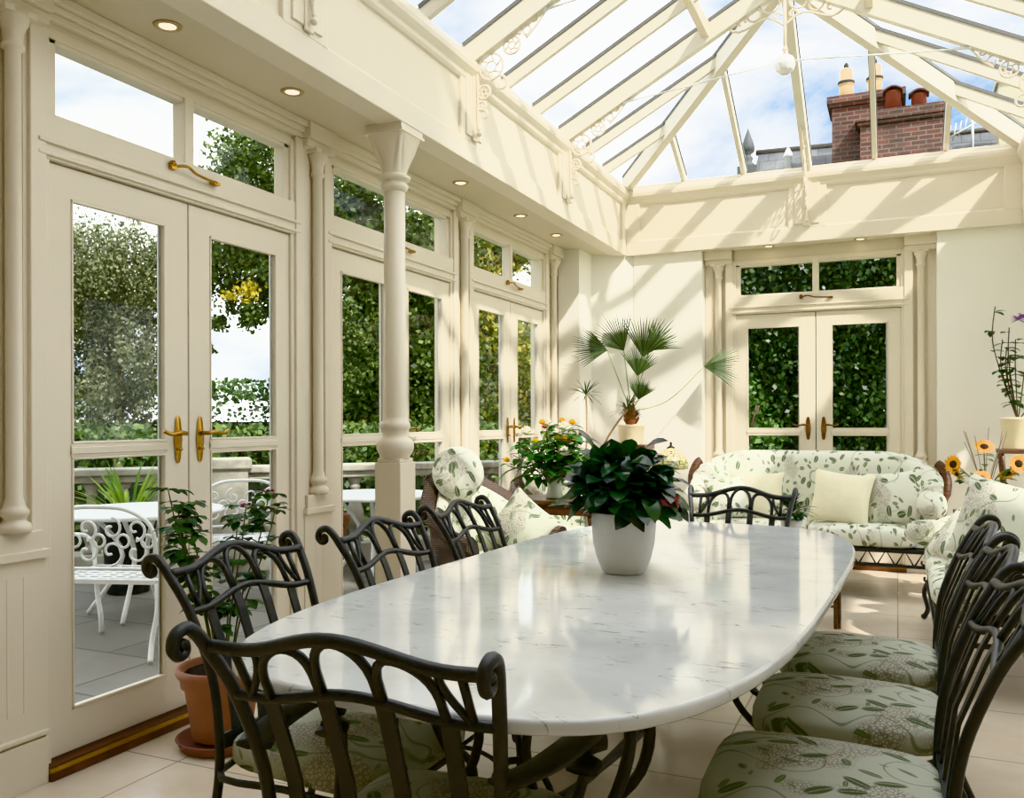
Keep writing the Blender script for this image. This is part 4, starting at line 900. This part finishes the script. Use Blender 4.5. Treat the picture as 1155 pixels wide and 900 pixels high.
# ------------------------------------------------------------------ patio
def scrollback(m, w, h, y, z0, r=.008):
    nn = max(2, int(w/.13))
    for i in range(nn):
        x = -w/2+w*(i+.5)/nn; s = 1 if i % 2 else -1
        m.tube(spiral((x, y, z0+h*.3), h*.26, .01, s*1.5, s*(1.5-6.5), 18), r, 5); m.tube(spiral((x, y, z0+h*.72), h*.22, .01, s*-1.5, s*(-1.5+6.5), 18), r, 5)
        m.tube(spiral((x+w/nn/2, y, z0+h*.5), h*.12, h*.12, 0, 5.9, 12), r, 5, True)
def patio_chair(label, loc, rz, w=.56):
    t = thing('garden_chair', label, 'garden chair', loc, rz, 'white garden chairs on the terrace')
    m = MB(); hw = w/2
    for i in range(9): x = -hw+w*i/8; m.tube([(x, -.22, .43), (x, .24, .43)], .008, 5)
    for i in range(8): y = -.22+.46*i/7; m.tube([(-hw, y, .43), (hw, y, .43)], .008, 5)
    m.bb(-hw, hw, .225, .25, .415, .44); m.bb(-hw, hw, -.235, -.21, .415, .44); m.bb(-hw-.01, -hw+.01, -.23, .25, .415, .44); m.bb(hw-.01, hw+.01, -.23, .25, .415, .44); m.build('seat', WIRON, t)
    m = MB(); yb = -.26
    m.tube(smooth_path([(-hw, -.235, .46), (-hw-.01, yb-.02, .72), (-hw*.6, yb-.03, .83), (0, yb-.035, .85), (hw*.6, yb-.03, .83), (hw+.01, yb-.02, .72), (hw, -.235, .46)], 6), .013, 6)
    m.tube([(-hw, -.235, .5), (hw, -.235, .5)], .009, 6); scrollback(m, w*.92, .30, yb-.01, .51); m.build('backrest', WIRON, t)
    for sx in (-1, 1):
        m = MB(); m.tube(smooth_path([(sx*hw, .23, .42), (sx*(hw+.03), .27, .28), (sx*hw, .26, .12), (sx*(hw+.02), .30, .012)], 5), .015, 7); m.build('front_leg', WIRON, t)
        m = MB(); m.tube(smooth_path([(sx*hw, -.22, .42), (sx*(hw+.02), -.25, .28), (sx*hw, -.27, .12), (sx*(hw+.02), -.33, .012)], 5), .015, 7); m.build('rear_leg', WIRON, t)
        m = MB(); m.tube(smooth_path([(sx*hw, -.26, .66), (sx*(hw+.03), -.05, .66), (sx*(hw+.03), .15, .63), (sx*(hw+.02), .21, .56), (sx*hw, .2, .44)], 5), .012, 7); m.build('armrest', WIRON, t)
    return t
pc = patio_chair('white cast iron garden chair seen through the lower pane of the nearest door', (-4.12, 3.72, -.08), radians(18), .62)
o = copy_tree(pc, label='white cast iron garden chair seen through the glass behind the rose leaves'); o.location = (-4.55, 5.2, -.08); o.rotation_euler = (0, 0, radians(-140))
o = copy_tree(pc, label='white cast iron garden chair at the far left beyond the garden table'); o.location = (-5.75, 3.75, -.08); o.rotation_euler = (0, 0, radians(-80))
def gtable(label, loc, r):
    t = thing('garden_table', label, 'garden table', loc, 0, 'white garden tables on the terrace')
    m = MB(); m.lathe([(0, .69), (r-.01, .69), (r, .70), (r, .715), (r-.02, .72), (0, .72)], (0,0,0), 40); m.build('table_top', WIRON, t)
    for k in range(4): a = k*pi/2+.5; m = MB(); m.tube(smooth_path([(cos(a)*.3*r*2, sin(a)*.3*r*2, .69), (cos(a)*.12, sin(a)*.12, .4), (cos(a)*.35, sin(a)*.35, .012)], 5), .016, 7); m.build('leg', WIRON, t)
    return t
gtable('round white garden table behind the cast iron chair outside the nearest door', (-4.75, 4.42, -.08), .55)
gtable('white garden table seen low between the column block and the dining chairs', (-3.95, 6.1, -.08), .50)
# planters on terrace
def urn(label, loc, r0, r1, h, mat, leafm, lh, nl, spiky=True, seed=1):
    t = thing('terrace_planter', label, 'planter', loc); m = MB(); m.lathe(pot_lathe(r0, r1, h, .02), (0,0,0), 24); m.build('pot', mat, t); m = MB(); rr = random.Random(seed)
    for i in range(nl):
        a = rr.uniform(0, 6.28); e = rr.uniform(.5, 1.5) if spiky else rr.uniform(-.1, 1.4); m.leaf((cos(a)*r1*.3, sin(a)*r1*.3, h*.9), (cos(a)*cos(e), sin(a)*cos(e), sin(e)), (0,0,1), lh*rr.uniform(.6, 1), (.025 if spiky else lh*.35), .25, 4, .3)
    m.build('foliage', leafm, t); return t
urn('black planter of bright spiky leaves behind the garden furniture', (-5.45, 4.95, -.08), .15, .2, .62, simple('black_planter', '2B2D2E', .5), leafmat('spiky_leaf', ['4E7A2A', '7FA03C', 'A3B84A'], .3), .55, 60)
urn('small terracotta pot outside seen through the rose stems', (-4.55, 6.3, -.08), .12, .17, .5, TERRA, ROSEL, .2, 50, False, 2)
# balustrade
bl = thing('stone_balustrade', 'weathered stone balustrade along the terrace seen low through the doors', 'balustrade', (-7.2, 4.4, -.02), atan2(2.6, 2.75))
m = MB(); m.bb(-5, 6.0, -.15, .15, .80, .86); m.bb(-5, 6.0, -.11, .11, .74, .80); m.build('coping', STONE, bl, bevel=.012)
m = MB(); m.bb(-5, 6.0, -.15, .15, -.07, .14); m.build('plinth', STONE, bl, bevel=.01)
for x in (-3.2, -.4, 2.4, 5.2): m = MB(); m.bb(x-.17, x+.17, -.17, .17, 0, .86); m.bb(x-.2, x+.2, -.2, .2, .84, .93); m.build('pier', STONE, bl, bevel=.012)
mb = MB(); mb.lathe([(.075, .14), (.075, .18), (.05, .20), (.045, .22), (.07, .28), (.085, .35), (.08, .42), (.055, .50), (.036, .58), (.034, .62), (.05, .64), (.05, .66), (.04, .67), (.06, .70), (.07, .74)], (0,0,0), 14)
b0 = None
for i in range(44):
    x = -4.9+.248*i
    if any(abs(x-p) < .22 for p in (-3.2, -.4, 2.4, 5.2)): continue
    if b0 is None: b0 = mb.build('baluster', STONE, bl); o = b0
    else: o = b0.copy(); COL.objects.link(o)
    o.location = (x, 0, 0)

# ------------------------------------------------------------------ trees, hedges, ivy
def tree(name, label, base, trunk_h, clumps, n, size, mat, seed, cat='tree', droop=0, extra=None, core=True, g_=.2, group='trees beyond the terrace'):
    t = thing(name, label, cat, base, .417, group); rr = random.Random(seed)
    if trunk_h:
        m = MB(); m.tube(smooth_path([(0, 0, 0), (.05, .05, trunk_h*.5), (0, 0, trunk_h)], 4), [.09-.04*i/8 for i in range(9)], 8)
        for (c, r) in clumps: m.tube(smooth_path([(0, 0, trunk_h*.55), (c[0]*.4, c[1]*.4, lerp(trunk_h, c[2], .5)), (c[0]*.9, c[1]*.9, c[2])], 4), [.035-.003*i for i in range(9)], 6)
        m.build('trunk', BARK, t)
    m = MB(); tot = sum(r[0]*r[1]*r[2] for c, r in clumps)
    for (c, r) in clumps:
        k = int(n*r[0]*r[1]*r[2]/tot); subs = []
        for j in range(max(6, k//110)):
            while True:
                v = Vector((rr.uniform(-1, 1), rr.uniform(-1, 1), rr.uniform(-1, 1)))
                if .25 < v.length < 1: break
            subs.append(Vector((c[0]+v.x*r[0], c[1]+v.y*r[1], c[2]+v.z*r[2])))
        for j in range(k):
            s_ = subs[j % len(subs)]; g = min(r)*g_
            p = s_+Vector((rr.gauss(0, g), rr.gauss(0, g), rr.gauss(0, g)*(1+droop)-droop*g)); m.quadleaf(p, size, rr, droop)
    m.build('crown', mat, t)
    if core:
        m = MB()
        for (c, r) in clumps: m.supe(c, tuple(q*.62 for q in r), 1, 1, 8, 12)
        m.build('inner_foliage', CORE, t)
    if extra:
        m = MB()
        for (c, r, k) in extra:
            for j in range(k): m.quadleaf((c[0]+rr.gauss(0, r), c[1]+rr.gauss(0, r), c[2]+rr.gauss(0, r*.6)), size, rr)
        o = m.build('golden_spray', GOLDL, t); o['label'] = 'spray of golden yellow leaves'
    return t
tree('birch_tree', 'tall weeping grey green birch seen through the nearest door', (-11.5, 10.2, -.3), 3.9, [((-.1, 0, 4.0), (1.0, 1.2, .8)), ((-.5, 0, 3.1), (.75, .9, 1.0)), ((.25, 0, 2.7), (.55, .8, .9)), ((-1.1, 0, 3.6), (.9, .9, 1.0)), ((.5, 0, 3.9), (.4, .6, .6)), ((-.2, 0, 1.9), (.8, .8, .6))], 48000, .058, BIRCH, 1, droop=1.2, core=False, g_=.10)
tree('oak_tree', 'dark leafy tree with a golden spray seen through the right leaf of the nearest door', (-7.38, 9.85, -.3), 3.9, [((-.55, 0, 4.95), (.9, .9, .8)), ((-.85, 0, 4.0), (.85, .9, .8)), ((-.3, 0, 3.7), (.5, .8, .8)), ((-1.38, 0, 3.25), (.3, .4, .85)), ((-.7, 0, 3.15), (.5, .5, .4)), ((.2, .3, 2.8), (.5, .5, 1.2))], 34000, .07, DARKT, 2, extra=[((-.60, -.95, 3.2), .09, 110), ((-.82, -.9, 3.14), .06, 40)], core=False, g_=.16)
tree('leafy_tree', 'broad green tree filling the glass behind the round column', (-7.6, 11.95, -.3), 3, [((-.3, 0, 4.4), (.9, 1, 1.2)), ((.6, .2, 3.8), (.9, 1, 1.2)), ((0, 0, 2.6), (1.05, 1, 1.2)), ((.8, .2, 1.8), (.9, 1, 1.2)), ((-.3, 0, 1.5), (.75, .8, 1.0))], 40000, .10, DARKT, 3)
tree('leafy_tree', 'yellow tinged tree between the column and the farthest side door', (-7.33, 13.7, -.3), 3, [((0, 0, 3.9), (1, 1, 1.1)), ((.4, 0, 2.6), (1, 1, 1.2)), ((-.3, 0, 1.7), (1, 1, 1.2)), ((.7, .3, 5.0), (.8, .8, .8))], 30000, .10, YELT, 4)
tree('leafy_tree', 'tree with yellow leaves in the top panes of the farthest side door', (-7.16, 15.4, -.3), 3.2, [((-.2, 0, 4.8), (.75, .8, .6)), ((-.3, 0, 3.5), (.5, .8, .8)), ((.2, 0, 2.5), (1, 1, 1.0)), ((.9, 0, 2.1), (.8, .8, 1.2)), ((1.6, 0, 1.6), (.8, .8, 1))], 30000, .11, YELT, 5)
def mass(name, label, cat, pts, r, h, n, size, mat, seed, z0=-.3, group=None, kind=None):
    t = thing(name, label, cat, (0, 0, 0), 0, group); rr = random.Random(seed); m = MB(); P = smooth_path([(x, y, 0) for x, y in pts], 8)
    for j in range(n):
        p = P[rr.randrange(len(P))]+Vector((rr.gauss(0, .2), rr.gauss(0, .2), 0)); a = rr.uniform(0, 6.28); z = rr.uniform(0, 1); q = r*(1-.5*z*z)*rr.uniform(.85, 1.1)
        m.quadleaf((p.x+cos(a)*q, p.y+sin(a)*q, z0+h*(z if rr.random() < .7 else rr.uniform(.9, 1.08))), size, rr)
    m.build('foliage', mat, t); c = MB(); c.tube([p+Vector((0,0,z0+h*.5)) for p in P], [r*.8]*len(P), 8, sq=(1, h*.48/(r*.8) if False else 1, (0,0,1)))
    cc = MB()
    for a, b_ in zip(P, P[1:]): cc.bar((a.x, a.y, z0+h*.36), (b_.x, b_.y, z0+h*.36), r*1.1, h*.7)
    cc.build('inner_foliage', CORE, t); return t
mass('garden_hedge', 'dense green hedge behind the balustrade', 'hedge', [(-17, 7.5), (-13, 11), (-9.5, 14.5), (-6.5, 18), (-5.2, 20)], .8, 2.15, 22000, .11, HEDGE, 6)
mass('garden_shrub', 'low light green shrubs just behind the balustrade', 'shrub', [(-10.2, 4.2), (-8, 6.3), (-6, 8.2), (-4.6, 9.6)], .45, 1.4, 10000, .08, leafmat('shrub_leaf', ['33482A', '4E6636', '748A4C'], .3), 7)
# ivy wall beyond the far doors
iv = thing('ivy_wall', 'dark ivy clad garden wall seen through the doors behind the sofa', 'ivy wall', (0, 0, 0))
m = MB(); m.bb(-3.6, 3.5, 11.2, 11.5, -.3, 3.9); m.build('wall', simple('old_wall', '1C2416', .95, var=.4, vscale=4), iv)
m = MB(); rr = random.Random(8)
for j in range(44000): m.quadleaf((rr.uniform(-3.4, 1.2), 11.12-abs(rr.gauss(0, .07)), rr.uniform(0, 3.9)), .08, rr, .8)
m.build('foliage', IVY, iv)
sh = thing('ivy_shrub', 'lighter green bush in front of the ivy wall behind the far doors', 'shrub', (-1.75, 9.9, -.1)); m = MB(); rr = random.Random(10)
for j in range(2600):
    a = rr.uniform(0, 6.28); z = rr.uniform(.2, 1.95); q = (.55*sin(min(pi, z/2.1*pi))+.05)*rr.uniform(.3, 1.1); m.quadleaf((cos(a)*q, sin(a)*q*.7, z), .07, rr)
m.build('foliage', leafmat('bush_leaf', ['2C4A22', '4B6E34', '74925A'], .3), sh); m = MB()
for k in range(7): m.tube(smooth_path([(0, 0, 0), (cos(k)*.15, sin(k)*.15, .7), (cos(k)*.35, sin(k)*.3, 1.5)], 4), .012, 5)
m.build('stem', BARK, sh)
slab('ground_yard', PATM, (-3.6, 3.5, 7.95, 11.2, -.25, -.1))

# ------------------------------------------------------------------ house roofs beyond the lantern
BRICK = tiles('old_brick', '6A3F35', '4C322D', '6E655A', .22, .075, .5, .010, 2.2, .9, .9, '35302C', objrot=(pi/2, 0, 0))
SLATE = tiles('roof_slate', '55595D', '45494E', '33363A', .3, .2, .5, .01, 2, .7, .5, '8A8A84')
rf = thing('neighbouring_house', 'slate roofed house beyond the lantern seen above the far beam', 'house', (0, 0, 0))
m = MB(); m.bb(-2.55, 9, 16, 22, -.3, 4.6); m.build('wall', BRICK, rf)
m = MB(); m.add([(-2.55, 15.7, 4.5), (9, 15.7, 4.5), (9, 17.4, 6.12), (-2.45, 17.4, 6.42), (9, 22, 4.5), (-2.55, 22, 4.5)], [(0,1,2,3), (3,2,4,5), (0,3,5)], False); m.build('slate_roof', SLATE, rf)
m = MB(); m.tube([(-2.5, 17.4, 6.43), (9, 17.4, 6.13)], .06, 6); m.build('ridge_tiles', simple('ridge_clay', '5A5650', .9), rf)
m = MB(); m.lathe([(.12, 0), (.12, .12), (.07, .16), (.10, .22), (.07, .27), (.05, .3), (.12, .36), (.13, .44), (.09, .58), (.04, .72), (0, .84)], (-2.62, 17.2, 6.05), 14); m.bb(-2.8, -2.44, 17.0, 17.4, 4.4, 6.1); m.build('finial', simple('lead_finial', '4A4E50', .7), rf)
chm = thing('brick_chimney', 'old red brick chimney stack with clay pots beyond the roof glass', 'chimney', (0, 0, 0))
m = MB(); m.bb(-1.02, .08, 16.0, 16.8, 4.5, 6.62); m.bb(-1.07, .12, 15.95, 16.85, 6.62, 6.68); m.bb(-1.10, .15, 15.92, 16.88, 6.68, 6.80); m.build('tall_stack', BRICK, chm)
m = MB(); m.bb(-.55, .72, 15.6, 16.0, 4.5, 6.12); m.bb(-.59, .76, 15.56, 16.0, 6.12, 6.18); m.bb(-.63, .80, 15.53, 16.0, 6.18, 6.34); m.build('low_stack', BRICK, chm)
YP = simple('buff_clay', 'D8B98A', .8, var=.12, vscale=8)
for x in (-.80, -.34):
    m = MB(); m.lathe([(.12, 6.80), (.115, 7.05), (.105, 7.08), (.14, 7.10), (.14, 7.14), (.105, 7.16), (.10, 7.36), (.06, 7.38)], (x, 16.3, 0), 18); m.build('chimney_pot', YP, chm)
    m = MB(); m.lathe([(.141, 7.10), (.143, 7.12), (.141, 7.15)], (x, 16.3, 0), 18); m.ball((x, 16.3, 7.42), .045, 8, (1,1,1.6)); m.build('pot_band', simple('soot', '3A3632', .9), chm)
for (x, z, y) in ((-.05, 6.45, 15.75), (.34, 6.34, 15.75)):
    m = MB(); m.lathe([(.12, z-.05), (.115, z+.20), (.13, z+.21), (.0, z+.21)], (x, y, 0), 18); m.build('chimney_pot', simple('red_clay', '8A4836', .8, var=.15, vscale=8), chm)
    m = MB(); m.tube([(x-.15+.30*k/8, y, z+.21+.07*sin(pi*k/8)) for k in range(9)], 1, 4, sq=(.012, .14, (0,0,1))); m.build('pot_cowl', simple('dark_cowl', '5A3A34', .8), chm)
rc = thing('stone_chimney', 'pale stone chimney at the right seen through the roof glass', 'chimney', (1.75, 16.4, 0)); m = MB(); m.bb(-.22, .35, -.2, .3, 5.5, 6.72); m.bb(-.26, .39, -.24, .34, 6.72, 6.80); m.build('stack', simple('pale_render', 'B8B29A', .9, var=.1), rc)
tv = thing('roof_aerial', 'thin metal aerials above the slates right of the brick chimney', 'aerial', (1.15, 16.2, 0)); m = MB(); m.tube([(0, 0, 5.4), (0, 0, 6.35)], .02, 6)
for k in range(6): m.tube([(-.45+.08*k, 0, 5.75+.06*k), (-.40+.08*k, 0, 6.1+.03*k)], .012, 5)
m.tube([(-.5, 0, 5.85), (.1, 0, 6.15)], .014, 5); m.tube([(-.4, 0, 5.7), (.25, 0, 5.7)], .014, 5); m.build('mast', SILVER, tv)
vp = thing('vent_pipe', 'white pointed vent on the slate roof left of the brick chimney', 'roof vent', (-1.78, 16.3, 0)); m = MB(); m.lathe([(.06, 5.2), (.055, 5.95), (.085, 5.96), (.07, 6.02), (.02, 6.12)], (0,0,0), 12); m.build('pipe', WIRON, vp)

# ------------------------------------------------------------------ light
W = bpy.data.worlds.new('World'); S.world = W; W.use_nodes = True; N = W.node_tree.nodes; L = W.node_tree.links; bg = N['Background']
tc = N.new('ShaderNodeTexCoord'); mp = N.new('ShaderNodeMapping'); mp.inputs['Scale'].default_value = (1, 1, 1.9); mp.inputs['Location'].default_value = (.35, .1, .3); L.new(tc.outputs['Generated'], mp.inputs[0])
nz = N.new('ShaderNodeTexNoise'); nz.inputs['Scale'].default_value = 3.2; nz.inputs['Detail'].default_value = 7; nz.inputs['Roughness'].default_value = .55; nz.inputs['Distortion'].default_value = .3; L.new(mp.outputs[0], nz.inputs['Vector'])
f = maprange(N, L, nz.outputs['Fac'], .37, .52)
SKYS = 1.0
L.new(mixc(N, L, f, (.34, .62, 1.0, 1), (3.0, 3.0, 3.0, 1)), bg.inputs[0]); bg.inputs[1].default_value = SKYS
sd = bpy.data.lights.new('sun', 'SUN'); sd.energy = 6.5; sd.angle = radians(2.0); sd.color = (1, .95, .86)
so = bpy.data.objects.new('sun', sd); COL.objects.link(so); so.rotation_euler = Vector((-.55, .40, -.75)).to_track_quat('-Z', 'Y').to_euler(); so.location = (5, -4, 9)

# ------------------------------------------------------------------ camera
cam = bpy.data.cameras.new('camera'); co = bpy.data.objects.new('camera', cam); COL.objects.link(co); S.camera = co
cam.sensor_width = 36; cam.lens = 36*980/1155; cam.shift_y = 24/1155; cam.clip_start = .05; cam.clip_end = 300
TH = math.atan(434.5/980)
co.matrix_world = Matrix.Translation((0, 0, 1.24)) @ Matrix.Rotation(TH, 4, 'Z') @ Matrix.Rotation(pi/2, 4, 'X') @ Matrix.Rotation(-.003, 4, 'Z')
S.view_settings.view_transform = 'Khronos PBR Neutral'; S.view_settings.look = 'None'; S.view_settings.exposure = 0.17; S.view_settings.gamma = 1.08
S.cycles.use_denoising = True; S.cycles.max_bounces = 10; S.cycles.diffuse_bounces = 6; S.cycles.transparent_max_bounces = 24; S.cycles.sample_clamp_indirect = 6
